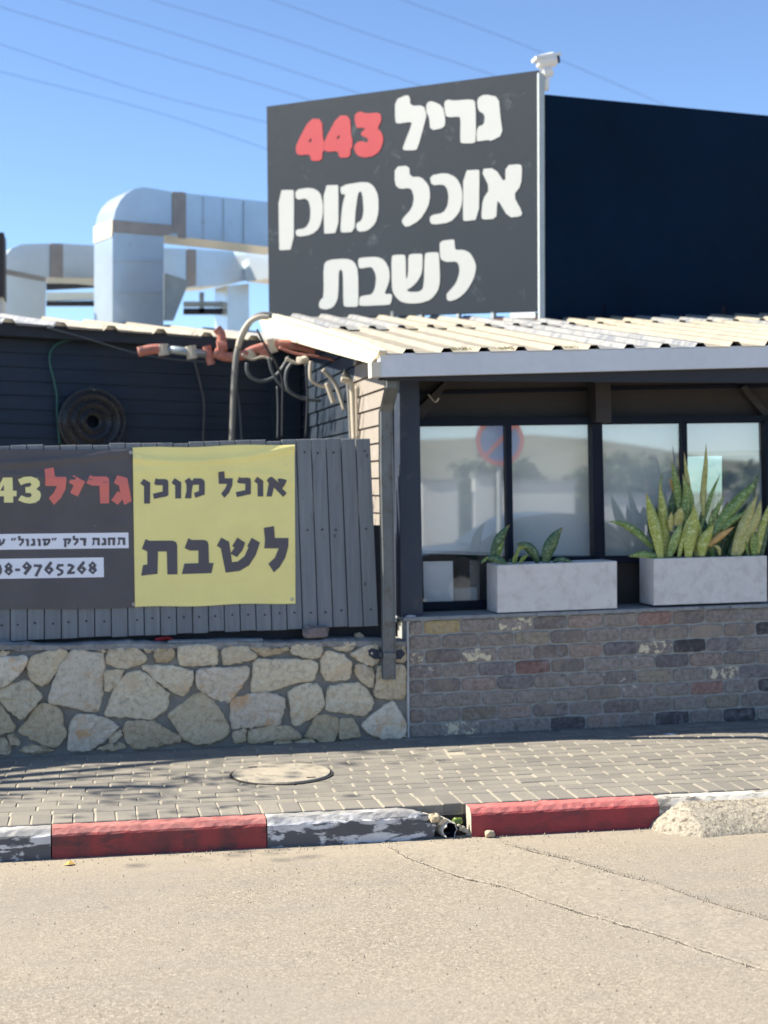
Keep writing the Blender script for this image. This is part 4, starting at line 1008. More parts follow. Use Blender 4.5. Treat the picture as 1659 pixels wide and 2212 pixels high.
# ================================================================== PLANTERS + PLANTS
def planter(front, side_x, Yf, label, group='concrete planters on the brick wall'):
    TL_, TR_, BR_, BL_ = [P(*TW(*p), Yf) for p in front]
    # depth from the visible left side
    Yb = None
    bx = TW(*side_x)[0]
    d = ray(bx, TW(*front[0])[1]); Yb = EYE.y+d.y*(BL_.x/d.x); Yb = min(Yb, Yf+.26)
    dep = Yb-Yf; th = .022
    o = empty('planter', (BL_.x, Yf, BL_.z), label, 'planter', group)
    zt0, zt1 = TL_.z, TR_.z; x0_, x1_ = BL_.x, BR_.x; zb0, zb1 = BL_.z, BR_.z
    vs = []; c = .004
    def ring(ix, iy, dz):
        return [(x0_+ix, Yf+iy, zt0+dz), (x1_-ix, Yf+iy, zt1+dz), (x1_-ix, Yf+dep-iy, zt1+dz), (x0_+ix, Yf+dep-iy, zt0+dz)]
    vs += [(x0_, Yf, zb0), (x1_, Yf, zb1), (x1_, Yf+dep, zb1), (x0_, Yf+dep, zb0)]
    vs += ring(0, 0, -c)+ring(c, c, 0)+ring(th-c, th-c, 0)+ring(th, th, -c)+ring(th, th, -.03)
    fs = [(3,2,1,0)]
    for r_ in range(0, 20, 4):
        for k in range(4): j = (k+1) % 4; fs.append((r_+k, r_+j, r_+j+4, r_+k+4))
    mk('box', vs, fs, CONC, o)
    s_ = MB(); s_.add([(x0_+th, Yf+th, zt0-.028), (x1_-th, Yf+th, zt1-.028), (x1_-th, Yf+dep-th, zt1-.028), (x0_+th, Yf+dep-th, zt0-.028)], [(0,1,2,3)]); s_.build('soil', SOIL, o)
    return o, Yf, dep
pl1_, y1_, dp1 = planter([(500,952),(1012,935),(1012,1137),(500,1157)], (432,945), 9.375, 'left concrete planter box with a few low dark leaves')
pl2_, y2_, dp2 = planter([(1170,925),(1652,912),(1655,1108),(1170,1125)], (1078,925), 9.385, 'right concrete planter box crowded with tall leaves')
def blade(pts, wd, kind, parent, Y, twist=0., tipy=.05, front=0):
    # pts: image polyline base->tip (tile coords already converted); wd max width in px
    ctrp = spline([P(x, y, Y) for x, y in pts], 5); n = len(ctrp); vs = []; fs = []; ed = []; tp = []
    L = sum((ctrp[i+1]-ctrp[i]).length for i in range(n-1)); W = wd*Y/F*1.04
    acc = 0
    for i, p in enumerate(ctrp):
        if i: acc += (ctrp[i]-ctrp[i-1]).length
        t = acc/L; tg = (ctrp[min(i+1, n-1)]-ctrp[max(i-1, 0)]).normalized()
        side_ = tg.cross(Vector((0, 1, 0))).normalized(); side_ = (side_*math.cos(twist*(t-.2))+Vector((0,1,0))*math.sin(twist*(t-.2))).normalized()
        nrm = side_.cross(tg).normalized()
        prof_ = (.55+.45*math.sin(min(1, t/.45)*math.pi/2))*(1-max(0, (t-.45)/.55)**1.7) if t < 1 else 0
        prof_ = max(prof_, .015)
        q_ = p+Vector((0, -tipy*t*t+front, 0))
        for k, s_ in enumerate((-1, -.5, 0, .5, 1)):
            vs.append(tuple(q_+side_*(W/2*prof_*s_)+nrm*(-.22*W*prof_*(1-s_*s_)))); ed.append(abs(s_)); tp.append(t)
        for k, s_ in enumerate((1, .5, 0, -.5, -1)):
            vs.append(tuple(q_+side_*(W/2*prof_*s_)+nrm*(-.22*W*prof_*(1-s_*s_)+.003))); ed.append(abs(s_)); tp.append(t)
    for i in range(n-1):
        for k in range(10): a_ = i*10+k; b_ = i*10+(k+1) % 10; fs.append((a_, b_, b_+10, a_+10))
    o = mk('leaf', vs, fs, LV[kind], parent, smooth=True)
    for nm_, ar in (('edge', ed), ('tip', tp)):
        at = o.data.attributes.new(nm_, 'FLOAT', 'POINT'); at.data.foreach_set('value', ar)
    return o
T8 = tile(2340, 1700, 2.4254); TG = tile(1860, 2020, 2.765)
sp2 = empty('snake_plant', P(1510, 1200, 9.5), 'dense clump of tall mottled snake plant leaves in the right planter', 'plant', 'snake plants in the planters')
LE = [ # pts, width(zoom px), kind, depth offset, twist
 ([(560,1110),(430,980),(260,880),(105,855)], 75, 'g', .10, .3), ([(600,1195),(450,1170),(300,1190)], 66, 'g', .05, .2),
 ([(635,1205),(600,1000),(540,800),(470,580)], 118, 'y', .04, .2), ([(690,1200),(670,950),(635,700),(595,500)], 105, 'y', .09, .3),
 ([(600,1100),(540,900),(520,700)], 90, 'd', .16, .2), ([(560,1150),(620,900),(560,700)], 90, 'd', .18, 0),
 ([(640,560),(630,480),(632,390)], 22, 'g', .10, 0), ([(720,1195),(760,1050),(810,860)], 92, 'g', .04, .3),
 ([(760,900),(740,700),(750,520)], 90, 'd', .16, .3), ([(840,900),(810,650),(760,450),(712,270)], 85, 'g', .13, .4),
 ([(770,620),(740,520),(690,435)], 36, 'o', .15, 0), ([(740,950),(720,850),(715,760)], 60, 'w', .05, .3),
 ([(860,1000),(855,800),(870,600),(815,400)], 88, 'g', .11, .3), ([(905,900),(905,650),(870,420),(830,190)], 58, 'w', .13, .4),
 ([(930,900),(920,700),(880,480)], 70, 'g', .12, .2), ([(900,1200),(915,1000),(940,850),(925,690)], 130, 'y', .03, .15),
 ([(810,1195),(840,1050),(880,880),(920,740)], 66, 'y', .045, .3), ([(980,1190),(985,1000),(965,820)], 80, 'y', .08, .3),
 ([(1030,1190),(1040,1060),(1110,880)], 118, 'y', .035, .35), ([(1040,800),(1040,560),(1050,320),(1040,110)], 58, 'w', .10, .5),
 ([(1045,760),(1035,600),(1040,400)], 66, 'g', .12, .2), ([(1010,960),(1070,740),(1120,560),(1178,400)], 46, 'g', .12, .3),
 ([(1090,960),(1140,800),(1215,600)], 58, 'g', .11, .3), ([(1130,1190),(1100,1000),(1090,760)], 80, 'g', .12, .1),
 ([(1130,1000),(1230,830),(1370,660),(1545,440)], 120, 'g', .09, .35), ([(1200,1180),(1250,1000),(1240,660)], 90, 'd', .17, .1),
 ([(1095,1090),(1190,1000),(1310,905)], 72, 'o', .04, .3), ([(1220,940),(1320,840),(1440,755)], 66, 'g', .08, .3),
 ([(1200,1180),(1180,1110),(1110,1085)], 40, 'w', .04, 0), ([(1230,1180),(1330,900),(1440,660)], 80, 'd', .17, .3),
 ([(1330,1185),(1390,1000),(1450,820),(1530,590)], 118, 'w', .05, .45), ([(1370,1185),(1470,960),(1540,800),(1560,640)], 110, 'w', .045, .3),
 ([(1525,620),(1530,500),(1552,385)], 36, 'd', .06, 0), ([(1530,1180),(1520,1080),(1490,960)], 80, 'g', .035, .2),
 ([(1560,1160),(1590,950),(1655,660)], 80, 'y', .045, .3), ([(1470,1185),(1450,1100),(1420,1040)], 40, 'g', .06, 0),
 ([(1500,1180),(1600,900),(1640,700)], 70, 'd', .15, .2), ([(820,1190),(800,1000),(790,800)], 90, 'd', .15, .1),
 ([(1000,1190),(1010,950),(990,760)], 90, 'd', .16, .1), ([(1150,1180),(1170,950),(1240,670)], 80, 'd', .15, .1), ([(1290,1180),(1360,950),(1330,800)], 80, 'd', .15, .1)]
for (pts, wd, kd, dy, tw) in LE: blade([T8(*p) for p in pts], wd/2.4254/1.8228, kd, sp2, y2_+dy, tw)
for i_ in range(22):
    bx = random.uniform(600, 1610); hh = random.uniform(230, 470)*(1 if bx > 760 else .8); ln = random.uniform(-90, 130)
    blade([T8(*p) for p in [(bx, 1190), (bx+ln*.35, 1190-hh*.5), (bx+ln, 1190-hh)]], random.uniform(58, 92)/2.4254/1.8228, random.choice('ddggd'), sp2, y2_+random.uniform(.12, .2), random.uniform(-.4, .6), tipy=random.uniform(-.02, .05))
# broad curled leaf
blade([T8(*p) for p in [(780,900),(800,830),(800,720)]], 120/2.4254/1.8228, 'w', sp2, y2_+.05, .2)
sp1 = empty('snake_plant', P(1150, 1215, 9.45), 'sparse low snake plant with a few dark leaves in the left planter', 'plant', 'snake plants in the planters')
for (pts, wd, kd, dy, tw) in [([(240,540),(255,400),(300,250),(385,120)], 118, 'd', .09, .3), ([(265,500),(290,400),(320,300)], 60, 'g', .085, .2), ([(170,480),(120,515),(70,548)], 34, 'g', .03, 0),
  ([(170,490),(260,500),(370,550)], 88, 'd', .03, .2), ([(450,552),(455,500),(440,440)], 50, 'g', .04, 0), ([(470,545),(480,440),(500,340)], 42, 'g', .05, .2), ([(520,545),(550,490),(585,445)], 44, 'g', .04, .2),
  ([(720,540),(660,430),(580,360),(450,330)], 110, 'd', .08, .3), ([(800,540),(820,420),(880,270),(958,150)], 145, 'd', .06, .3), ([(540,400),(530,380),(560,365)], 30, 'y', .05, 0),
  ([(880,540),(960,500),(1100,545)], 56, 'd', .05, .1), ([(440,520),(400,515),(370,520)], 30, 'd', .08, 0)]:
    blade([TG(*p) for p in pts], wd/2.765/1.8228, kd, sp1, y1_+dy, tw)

# ================================================================== LEFT BUILDING
lb = empty('left_building', (0, 13.4, 0), 'dark sided low building behind the fence with a pale sheet roof', 'building')
A0 = P(-150, 900, 13.05); A1 = P(650, 900, 13.72)
LN = Vector((-(A1-A0).y, (A1-A0).x, 0)).normalized(); LN = -LN if LN.y > 0 else LN
LD = Vector((A1.x-A0.x, A1.y-A0.y, 0)).normalized()
def PW(px, py, off=0.): return PL(px, py, A0+LN*off, LN)
T0 = tile(0, 600, 1.508)
ylines = [700+30.6*k for k in range(1, 22)]
for k, yl in enumerate(ylines):
    sl_ = .045-.0022*k*1.3
    def q(px, y_): return PW(px, y_+px*max(sl_, -.02), 0)
    a_, b_, c_, d_ = q(-150, yl), q(652, yl), q(652, yl+29.6), q(-150, yl+29.6)
    t_ = LN*.012
    vs = [d_+t_, c_+t_, b_, a_, d_-LN*.03, c_-LN*.03, b_-LN*.03, a_-LN*.03]
    mk('plank', vs, [(0,1,2,3),(4,7,6,5),(0,4,5,1),(3,2,6,7),(0,3,7,4),(1,5,6,2)], SIDING, lb)
MB().prism([PW(-160,712,-.035), PW(652,752,-.035), PW(652,1500,-.035), PW(-160,1500,-.035)], -LN*.03).build('sheathing', FASCIA, lb)
MB().prism([PW(588,745,.05), PW(650,748,.05), PW(650,1400,.05), PW(592,1400,.05)], -LN*.05).build('corner_post', SIDING, lb)
f0 = [PW(*T0(*p), .16) for p in ((-260,988),(0,1006),(1240,1092),(1700,1128),(1700,1175),(1240,1160),(0,1085),(-260,1070))]
MB().prism(f0, -LN*.12).build('fascia', FASCIA, lb)  # black board also stands in for the shadow under the roof edge
e0 = PW(-150, 690, .2); e1_ = PW(640, 741, .2)
Lr = (e1_-e0).length; dr = (e1_-e0)/Lr; bk = -LN*3.0+Vector((0, 0, .40))
pr_ = []; t = -.6
while t < Lr+.3: pr_ += [(t, 0), (t+.30, .0), (t+.335, .045), (t+.395, .045), (t+.43, 0)]; t += .43
per = 5*2; i = 0; k = 0
while i < len(pr_)-1:
    seg = pr_[i:i+per+1]; n = len(seg); vs = []; fs = []; j_ = random.uniform(-.03, .03); lift = .0015*(k % 2)
    for b_ in (0, 1):
        for (x_, h_) in seg: vs.append(e0+dr*x_+Vector((0, 0, h_+lift))+bk*b_-LN*j_*(1-b_))
    for (x_, h_) in seg: vs.append(e0+dr*x_+Vector((0, 0, h_+lift-.004))-LN*j_)
    for j in range(n-1): fs.append((j, j+1, n+j+1, n+j)); fs.append((2*n+j, 2*n+j+1, j+1, j))
    mk('roof_sheet', vs, fs, [ROOF, ROOFG, ROOF][k % 3], lb); i += per; k += 1
# black coil
cc = PW(198, 911, .10)
cl = empty('tubing_coil', cc, 'coil of black plastic tubing hung on the dark siding', 'coil')
R0_, R1_ = .052, .285; nr = 15; vs = []; fs = []; nseg = 48
prof_ = []
for k in range(nr):
    rr = R0_+(R1_-R0_)*(k+.5)/nr; hw_ = (R1_-R0_)/nr/2
    for a_ in (math.pi, math.pi*.75, math.pi*.5, math.pi*.25): prof_.append((rr+hw_*math.cos(a_), .045+hw_*math.sin(a_)+.012*math.sin(k*1.3)))
prof_ = [(R0_, -.05)]+prof_+[(R1_+.002, .045), (R1_+.002, -.05)]
for (r_, h_) in prof_:
    for k in range(nseg):
        a_ = 2*math.pi*k/nseg; vs.append(cc+LD*(r_*math.cos(a_))+Vector((0,0,1))*(r_*math.sin(a_))+LN*h_)
for j in range(len(prof_)-1):
    for k in range(nseg): a_ = j*nseg+k; b_ = j*nseg+(k+1) % nseg; fs.append((a_, b_, b_+nseg, a_+nseg))
mk('windings', vs, fs, COIL, cl, smooth=True)
st = MB().tube([cc+LD*.01+Vector((0,0,.27))+LN*.06, cc+LD*.01+Vector((0,0,.30))-LN*.08], .012, 6); st.build('tie', CGRY, cl)
# cables and pipes on the left wall
def cable(tf, pts, r, m, name, label, cat, off=.06, fn=None, n=6, grp=None):
    w_ = spline([(fn(*tf(*p)) if fn else PW(*tf(*p), off)) for p in pts]); return MB().tube(w_, r, n).build(name, m, label=label, cat=cat, group=grp, smooth=True)
cable(T0, [(640,1125),(500,1112),(380,1120),(310,1165),(295,1240),(320,1350),(338,1450),(340,1560),(355,1730)], .010, CGRN, 'green_hose', 'thin green hose looping down the dark wall beside the coil', 'hose')
cable(T0, [(280,1040),(500,1100),(800,1190),(1000,1225),(1220,1245)], .008, CGRY, 'sagging_wire', 'long thin wire sagging across the dark wall below the roof edge', 'wire', off=.22)
cable(T0, [(1095,1160),(1150,1230),(1190,1380),(1212,1500),(1205,1720)], .009, CGRY, 'hanging_wire', 'thin grey wire hanging crookedly down the dark wall', 'wire')
T3 = tile(700, 1150, 1.508)
P12 = lambda x, y: P(x, y, 12.9)
rp = empty('fire_pipe', P(500, 770, 12.9), 'red rusted pipe run with couplings under the left roof edge', 'pipe')
MB().tube(spline([P12(*T0(*p)) for p in ((820,1185),(900,1170),(985,1165))]), .043, 10).build('red_elbow', RUST, rp, smooth=True)
MB().tube([P12(*T0(965,1140)), P12(*T0(975,1205))], .05, 10).build('coupling', CBEI, rp)
MB().tube([P12(*T0(985,1168)), P12(*T0(1225,1198))], .036, 10).build('grey_pipe', GPIPE, rp, smooth=True)
MB().tube([P12(*T0(1225,1150)), P12(*T0(1255,1260))], .035, 8).build('coupling', RUST, rp)
MB().tube(spline([P12(*T0(*p)) for p in ((1270,1190),(1350,1215),(1440,1205),(1520,1170),(1659,1140),(1780,1150),(1900,1180))]), .042, 10).build('red_pipe', RUST, rp, smooth=True)
MB().tube(spline([P12(*T0(*p)) for p in ((1310,1195),(1318,1140),(1312,1080),(1285,1045))]), [.04]*19, 10).build('red_riser', RUST, rp, smooth=True)
MB().tube([P12(*T0(1290,1150)), P12(*T0(1345,1145))], .055, 10).build('coupling', RUST, rp)
MB().tube([P12(*T0(1600,1110)), P12(*T0(1620,1190))], .05, 10).build('coupling', CBEI, rp)
P125 = lambda x, y: P(x, y, 12.6)
cable(T3, [(560,140),(500,135),(440,165),(395,230),(365,310),(345,400),(332,600),(322,900)], .026, COND, 'conduit', 'thick grey conduit arching over the roof and down behind the fence', 'conduit', fn=P125, n=8)
cable(T3, [(540,150),(480,150),(420,185),(375,260),(355,330)], .022, CBEI, 'beige_conduit', 'beige hose arching over the roof edge beside the grey conduit', 'hose', fn=lambda x, y: P(x, y, 12.5), n=8)
cable(T3, [(345,560),(360,640),(372,760),(380,900)], .010, CGRY, 'pale_cable', 'short pale cable behind the thick grey conduit', 'cable', fn=P125)
PS = lambda off: (lambda x, y: P(x, y, 12.2-off))
cable(T3, [(410,420),(412,470),(440,510),(510,528),(585,495),(640,420),(660,385)], .016, CGRY, 'looped_cable', 'grey cable hanging in a round loop under the red pipe', 'cable', fn=PS(0), grp='cables hanging at the roof corner')
cable(T3, [(690,410),(650,460),(642,530),(665,590),(740,630),(850,645)], .016, CGRY, 'looped_cable', 'grey cable looping out towards the cream side wall', 'cable', fn=PS(.3), grp='cables hanging at the roof corner')
cable(T3, [(540,390),(560,470),(610,550),(690,610),(780,640)], .014, CGRY, 'looped_cable', 'dark cable running in a long arc below the red pipe', 'cable', fn=PS(.1), grp='cables hanging at the roof corner')
cable(T3, [(470,220),(520,320),(580,420),(620,520),(622,690),(620,860)], .010, CBLK, 'hanging_cable', 'thin dark cable hanging straight down at the inner corner', 'cable', fn=PS(.15))
cable(T3, [(860,460),(925,530),(955,590),(990,700)], .017, CBEI, 'beige_cable', 'beige cable with a frayed end slanting down the corner', 'cable', fn=lambda x, y: P(x, y, 11.2))
cable(T3, [(790,410),(785,470),(792,520),(830,550),(880,565)], .014, CBEI, 'beige_cable', 'short beige cable bent in an elbow left of the frayed one', 'cable', fn=lambda x, y: P(x, y, 11.3))
cable(T3, [(885,540),(905,600),(925,660)], .020, CBEI, 'beige_cable', 'stubby beige cable end beside the frayed one', 'cable', fn=lambda x, y: P(x, y, 11.25))
cable(T3, [(970,520),(1015,530),(1035,570),(1042,700),(1050,880)], .022, CBEI, 'cable_bundle', 'bundle of beige cables running down the cream siding corner', 'cables', fn=lambda x, y: P(x, y, 10.75), n=7)
cable(T3, [(985,480),(1010,540),(1022,700),(1030,880)], .016, COND, 'cable_bundle', 'brown cable running down left of the beige bundle', 'cables', fn=lambda x, y: P(x, y, 10.8), n=7)
for i_, (pts, r_, m_, Y_) in enumerate((([(380,370),(440,400),(500,385),(560,400)], .012, CBEI, 12.7), ([(600,330),(700,365),(800,380),(900,395),(960,420)], .012, RUST, 11.9), ([(640,395),(700,420),(760,415)], .014, CBEI, 11.6), ([(760,430),(765,520),(770,640),(760,860)], .009, CBLK, 11.5), ([(985,470),(1010,490),(1025,530),(1035,600)], .014, CGRY, 10.9), ([(1060,560),(1062,700),(1065,870)], .009, CBEI, 10.6), ([(590,560),(595,700),(592,870)], .008, CGRY, 12.3))):
    cable(T3, pts, r_, m_, 'service_cable', ['pale cable stub left of the thick conduit', 'rusty thin pipe running under the cream roof flashing', 'short pale cable below the rusty thin pipe', 'black cable dropping straight beside the beige ends', 'grey cable curving into the beige bundle', 'thin beige cable right of the beige bundle', 'thin grey cable hanging near the inner wall corner'][i_], 'cable', fn=(lambda Y_: lambda x, y: P(x, y, Y_))(Y_))
for x_ in (1130, 1480, 1560): MB().tube([P12(*T0(x_, 1150+(x_>1200)*20)), P12(*T0(x_+14, 1225+(x_>1200)*(-5)))], .047, 9).build('clamp', CBEI if x_ != 1560 else RUST, rp)
p = P(*T3(742, 405), 11.4); rock('junction_box', (p.x, p.y, p.z-.03), .045, .04, .03, CBEI, 8, 'small pale junction fitting under the cream roof edge', 'junction box')

# ================================================================== ROOFTOP SIGNS
YA = 12.6
ap_t, ap_b = P(1161, 152, YA), P(1164, 672, YA)
# left edge depth from the measured heights
def depth(v): return (v-EYE).dot(fw)
dl = depth(ap_t)*519/460.
def PD(px, py, d): return EYE+ray(px, py)*d
lt_, lbm = PD(576, 230, dl), PD(580, 690, dl)
SN = (ap_t-lt_).cross(Vector((0,0,1))).normalized(); SN = -SN if SN.y > 0 else SN
PSG = lambda x, y: PL(x, y, ap_t, SN)
sg = empty('rooftop_sign', P(1170, 718, YA), 'charcoal rooftop sign board with white Hebrew words and red number', 'sign')
c4 = [PSG(576,230), PSG(1162,152), PSG(1165,672), PSG(581,691)]
MB().prism(c4, -SN*.05).build('board', SIGNG, sg)
TA = tile(1140, 350, 1.929); TBs = tile(1080, 640, 1.659); TC = tile(1240, 920, 2.5136)
LD2 = SN*.003
PSF = lambda x, y: PL(x, y, ap_t+SN*.001, SN)
f4 = [[(155,226),(248,230),(256,385),(266,400),(266,470),(252,478),(248,545),(165,550),(158,497),(68,505),(50,480),(50,425)], [(140,405),(168,370),(168,405)]]
letters(TA, [f4, [sh(l, 213, -25) for l in f4], [(498,190),(540,170),(580,188),(690,178),(702,240),(668,300),(702,330),(716,390),(690,470),(640,510),(570,524),(512,505),(485,440),(520,400),(560,398),(592,410),(600,388),(585,370),(545,355),(545,330),(582,302),(545,295),(512,300),(495,240)]], SIGNR, sg, PSF, LD2, smooth=1)
letters(TA, [[(803,85),(890,45),(915,60),(920,130),(1022,125),(1042,200),(1035,230),(975,455),(950,467),(863,467),(863,440),(930,270),(925,250),(812,267),(803,230)],
 [(1040,110),(1080,90),(1165,130),(1185,225),(1180,295),(1070,318),(1062,215),(1040,180)],
 [(1175,100),(1205,80),(1240,90),(1395,78),(1415,110),(1418,400),(1395,414),(1305,414),(1298,395),(1300,225),(1290,210),(1195,218),(1180,170)],
 [(1425,75),(1480,40),(1590,62),(1602,200),(1622,350),(1530,397),(1515,387),(1428,400),(1422,390),(1425,290),(1480,270),(1485,195),(1433,165)]], SIGNW, sg, PSF, LD2, smooth=1)
letters(TBs, [[(28,182),(120,178),(130,185),(128,568),(38,574),(33,565)],
 [(138,178),(240,163),(300,192),(320,270),(318,350),(295,430),(245,472),(148,487),(136,440),(205,430),(235,380),(238,300),(225,250),(205,235),(142,244)],
 [(323,150),(415,146),(420,156),(420,458),(332,467),(326,458)],
 [(433,150),(600,123),(652,153),(682,220),(682,330),(660,402),(610,447),(545,454),(533,400),(570,380),(585,330),(580,230),(568,185),(548,200),(530,330),(525,452),(443,460),(433,442),(440,330),(452,250),(468,207),(436,207)],
 [(788,28),(882,20),(888,95),(960,93),(1012,150),(1020,220),(1007,290),(952,377),(865,427),(833,392),(840,365),(900,300),(915,230),(895,165),(820,174),(788,142)],
 [(1016,86),(1120,66),(1192,98),(1228,170),(1230,260),(1207,332),(1150,392),(1038,407),(1016,387),(1020,345),(1105,330),(1135,280),(1140,210),(1125,160),(1100,143),(1028,150)],
 [(1236,53),(1337,46),(1342,58),(1337,372),(1243,384),(1233,372)],
 [(1348,43),(1442,36),(1510,140),(1512,18),(1607,10),(1620,30),(1614,150),(1562,215),(1622,325),(1612,352),(1530,360),(1460,240),(1455,290),(1452,367),(1363,374),(1353,355),(1363,240),(1410,170)]], SIGNW, sg, PSF, LD2, smooth=1)
letters(TC, [[(86,310),(130,260),(310,246),(388,273),(430,360),(432,708),(415,725),(300,725),(283,705),(280,385),(260,352),(238,372),(235,560),(224,662),(180,732),(110,753),(52,740),(38,705),(58,652),(90,630)],
 [(428,258),(450,238),(620,228),(692,263),(738,350),(742,450),(717,530),(687,600),(757,596),(768,620),(753,692),(735,705),(458,718),(438,702),(443,625),(500,610),(560,605),(595,550),(608,450),(600,390),(565,330),(520,335),(450,347),(433,325)],
 [(758,225),(790,210),(887,208),(900,230),(903,470),(925,400),(925,215),(960,201),(1057,198),(1068,215),(1065,380),(1020,470),(960,530),(905,560),(940,578),(1040,575),(1080,530),(1087,205),(1110,188),(1217,183),(1230,200),(1242,470),(1217,572),(1150,653),(1050,688),(920,693),(840,668),(783,602),(763,540)],
 [(1238,73),(1372,56),(1384,70),(1388,165),(1470,158),(1542,193),(1592,290),(1597,350),(1572,452),(1500,573),(1420,643),(1335,671),(1307,652),(1303,600),(1330,570),(1400,490),(1435,380),(1425,300),(1395,275),(1300,282),(1243,252),(1236,160)]], SIGNW, sg, PSF, LD2, smooth=1)
pa, pb = P(1163, 150, YA-.06), P(1170, 722, YA-.06)
MB().prism([P(1164,156,YA-.05), P(1176,158,YA-.05), P(1177,720,YA-.05), P(1166,720,YA-.05)], (0, .05, 0)).build('post', SIGNP, sg)
MB().prism([PSG(745,692), PSG(1160,686), PSG(1160,696), PSG(745,703)], -SN*.08).prism([PSG(830,706), PSG(1160,703), PSG(1160,712), PSG(830,717)], -SN*.3).build('base_rail', RUSTB, sg)
for px in (843, 905, 985, 1060): MB().prism([PSG(px, 672), PSG(px+6, 672), PSG(px+6, 716), PSG(px, 716)], -SN*.05).build('base_strut', SIGNP, sg)
MB().prism([PSG(1102,676), PSG(1156,674), PSG(1156,700), PSG(1104,703)], -SN*.3).build('base_box', WBOARD, sg)
# stay wires behind the board foot
for (a_, b_) in (((940,700),(1010,684)), ((1040,698),(1085,680))):
    MB().tube([PSG(*a_)-SN*.2, PSG(*b_)-SN*.2], .007, 5).build('stay', CGRY, sg)
# navy board
nv = empty('navy_sign', P(1400, 722, 13), 'dark navy blank board standing at an angle on the roof right of the lettered sign', 'sign')
dn = depth(ap_t); a_t, a_b = PD(1179, 204, dn*1.001), PD(1179, 719, dn*1.001)
dr_ = dn*515/478.; b_t = PD(1659, 250, dr_); 
NN = (b_t-a_t).cross(Vector((0,0,1))).normalized(); NN = -NN if NN.y > 0 else NN
PN = lambda x, y: PL(x, y, a_t, NN)
MB().prism([PN(1179,204), PN(1800,263), PN(1800,727), PN(1179,720)], -NN*.05).build('board', NAVY, nv)
for px in (1300, 1560): MB().prism([PN(px, 660), PN(px+10, 660), PN(px+10, 735), PN(px, 735)], -NN*.12).build('leg', RUSTB, nv)
# cctv
cv = empty('security_camera', P(1182, 180, YA), 'white security camera mounted on top of the sign post', 'camera')
Yc = YA-.02
MB().tube([P(1178,195,Yc), P(1180,172,Yc), P(1186,160,Yc)], .028, 10).build('bracket', CCTVW, cv, smooth=True)
MB().tube([P(1160,136,Yc), P(1166,135,Yc), P(1196,128,Yc-.02), P(1200,127,Yc-.02)], [.045, .062, .062, .05], 14).build('housing', CCTVW, cv, smooth=True)
MB().tube([P(1196,128,Yc-.02), P(1208,126,Yc-.03)], .04, 12).build('lens', FRAME, cv)
MB().prism([P(1158,120,Yc-.07), P(1212,112,Yc-.08), P(1213,118,Yc-.08), P(1159,127,Yc-.07)], (0, .14, 0)).build('sun_shield', CCTVW, cv)
MB().tube([P(1172,158,Yc), P(1190,152,Yc)], .05, 12).build('junction', CCTVW, cv)

# ================================================================== DUCTS
DDv = Vector((math.cos(math.radians(22)), math.sin(math.radians(22)), 0)); DN = Vector((DDv.y, -DDv.x, 0))
d0 = P(243, 600, 16.2); PDk = lambda x, y: PL(x, y, d0, DN)
dm = empty('air_duct', P(290, 700, 16.2), 'large galvanised air duct with a rounded elbow rising from the left roof', 'duct', 'galvanised ducts on the roof')
out_ = [(668,1060),(668,500),(672,400),(688,335),(715,285),(750,245),(795,218),(850,206),(930,218),(1030,235),(1700,305),(1700,575),(1400,538),(1100,505),(975,490),(972,600),(970,1060)]
MB().prism([PDk(*T0(*p)) for p in out_], -DN*.50).build('casing', GALV, dm)
PDf = lambda x, y: PL(x, y, d0+DN*.018, DN)
for pl in ([(1028,232),(1062,236),(1062,478),(1028,474)], [(1062,232),(1105,240),(1105,512),(1062,508)], [(668,400),(1030,432),(1030,480),(975,495),(668,470)]):
    MB().prism([PDf(*T0(*p)) for p in pl], -DN*.016).build('flange', FLANGE, dm)
for x_ in (1210, 1330, 1450): MB().prism([PDf(*T0(*p)) for p in ((x_, 245+(x_-1062)*.105), (x_+7, 246+(x_-1062)*.105), (x_+7, 505+(x_-1062)*.1), (x_, 504+(x_-1062)*.1))], -DN*.02).build('seam', GALV, dm)
for y_ in (640, 830): MB().prism([PDf(*T0(*p)) for p in ((668, y_), (970, y_), (970, y_+7), (668, y_+7))], -DN*.02).build('seam', GALV, dm)
sd = lambda p, t: PDk(*T0(*p))-DN*t-DDv*.004
v = [sd((668,400), 0), sd((668,400), .5), sd((668,500), .5), sd((668,500), 0)]
MB().prism(v, -DDv*.004).build('tape_band', TAPE, dm)
v = [PDf(*T0(*p)) for p in ((1330,275),(1420,285),(1560,420),(1600,520),(1560,520),(1480,420))]
d1_ = P(240, 650, 18.2); PD2 = lambda x, y: PL(x, y, d1_, DN)
d2 = empty('air_duct', P(60, 700, 18), 'lower galvanised duct running behind the large one', 'duct', 'galvanised ducts on the roof')
out2 = [(18,1060),(22,660),(40,605),(70,570),(130,545),(340,540),(560,552),(1110,572),(1385,590),(1440,690),(1462,760),(1300,790),(1110,802),(560,748),(275,742),(268,1060)]
MB().prism([PD2(*T0(*p)) for p in out2], -DN*.55).build('casing', GALV, d2)
PD2f = lambda x, y: PL(x, y, d1_+DN*.018, DN)
for pl in ([(300,540),(375,542),(375,745),(300,742)], [(1112,572),(1165,575),(1165,790),(1112,800)], [(22,690),(270,740),(270,765),(22,720)]):
    MB().prism([PD2f(*T0(*p)) for p in pl], -DN*.016).build('flange', FLANGE, d2)
bxn = Vector((-.82, -.57, 0)).normalized(); b0 = PD2(*T0(1450, 700)); PBx = lambda x, y: PL(x, y, b0, bxn)
MB().prism([PBx(*T0(*p)) for p in ((1385,590),(1460,556),(1720,560),(1720,730),(1465,768))], -bxn*.4).build('elbow', GALV, d2)
ds = empty('duct_stub', P(515, 700, 17), 'short upright duct stub on the roof left of the sign', 'duct')
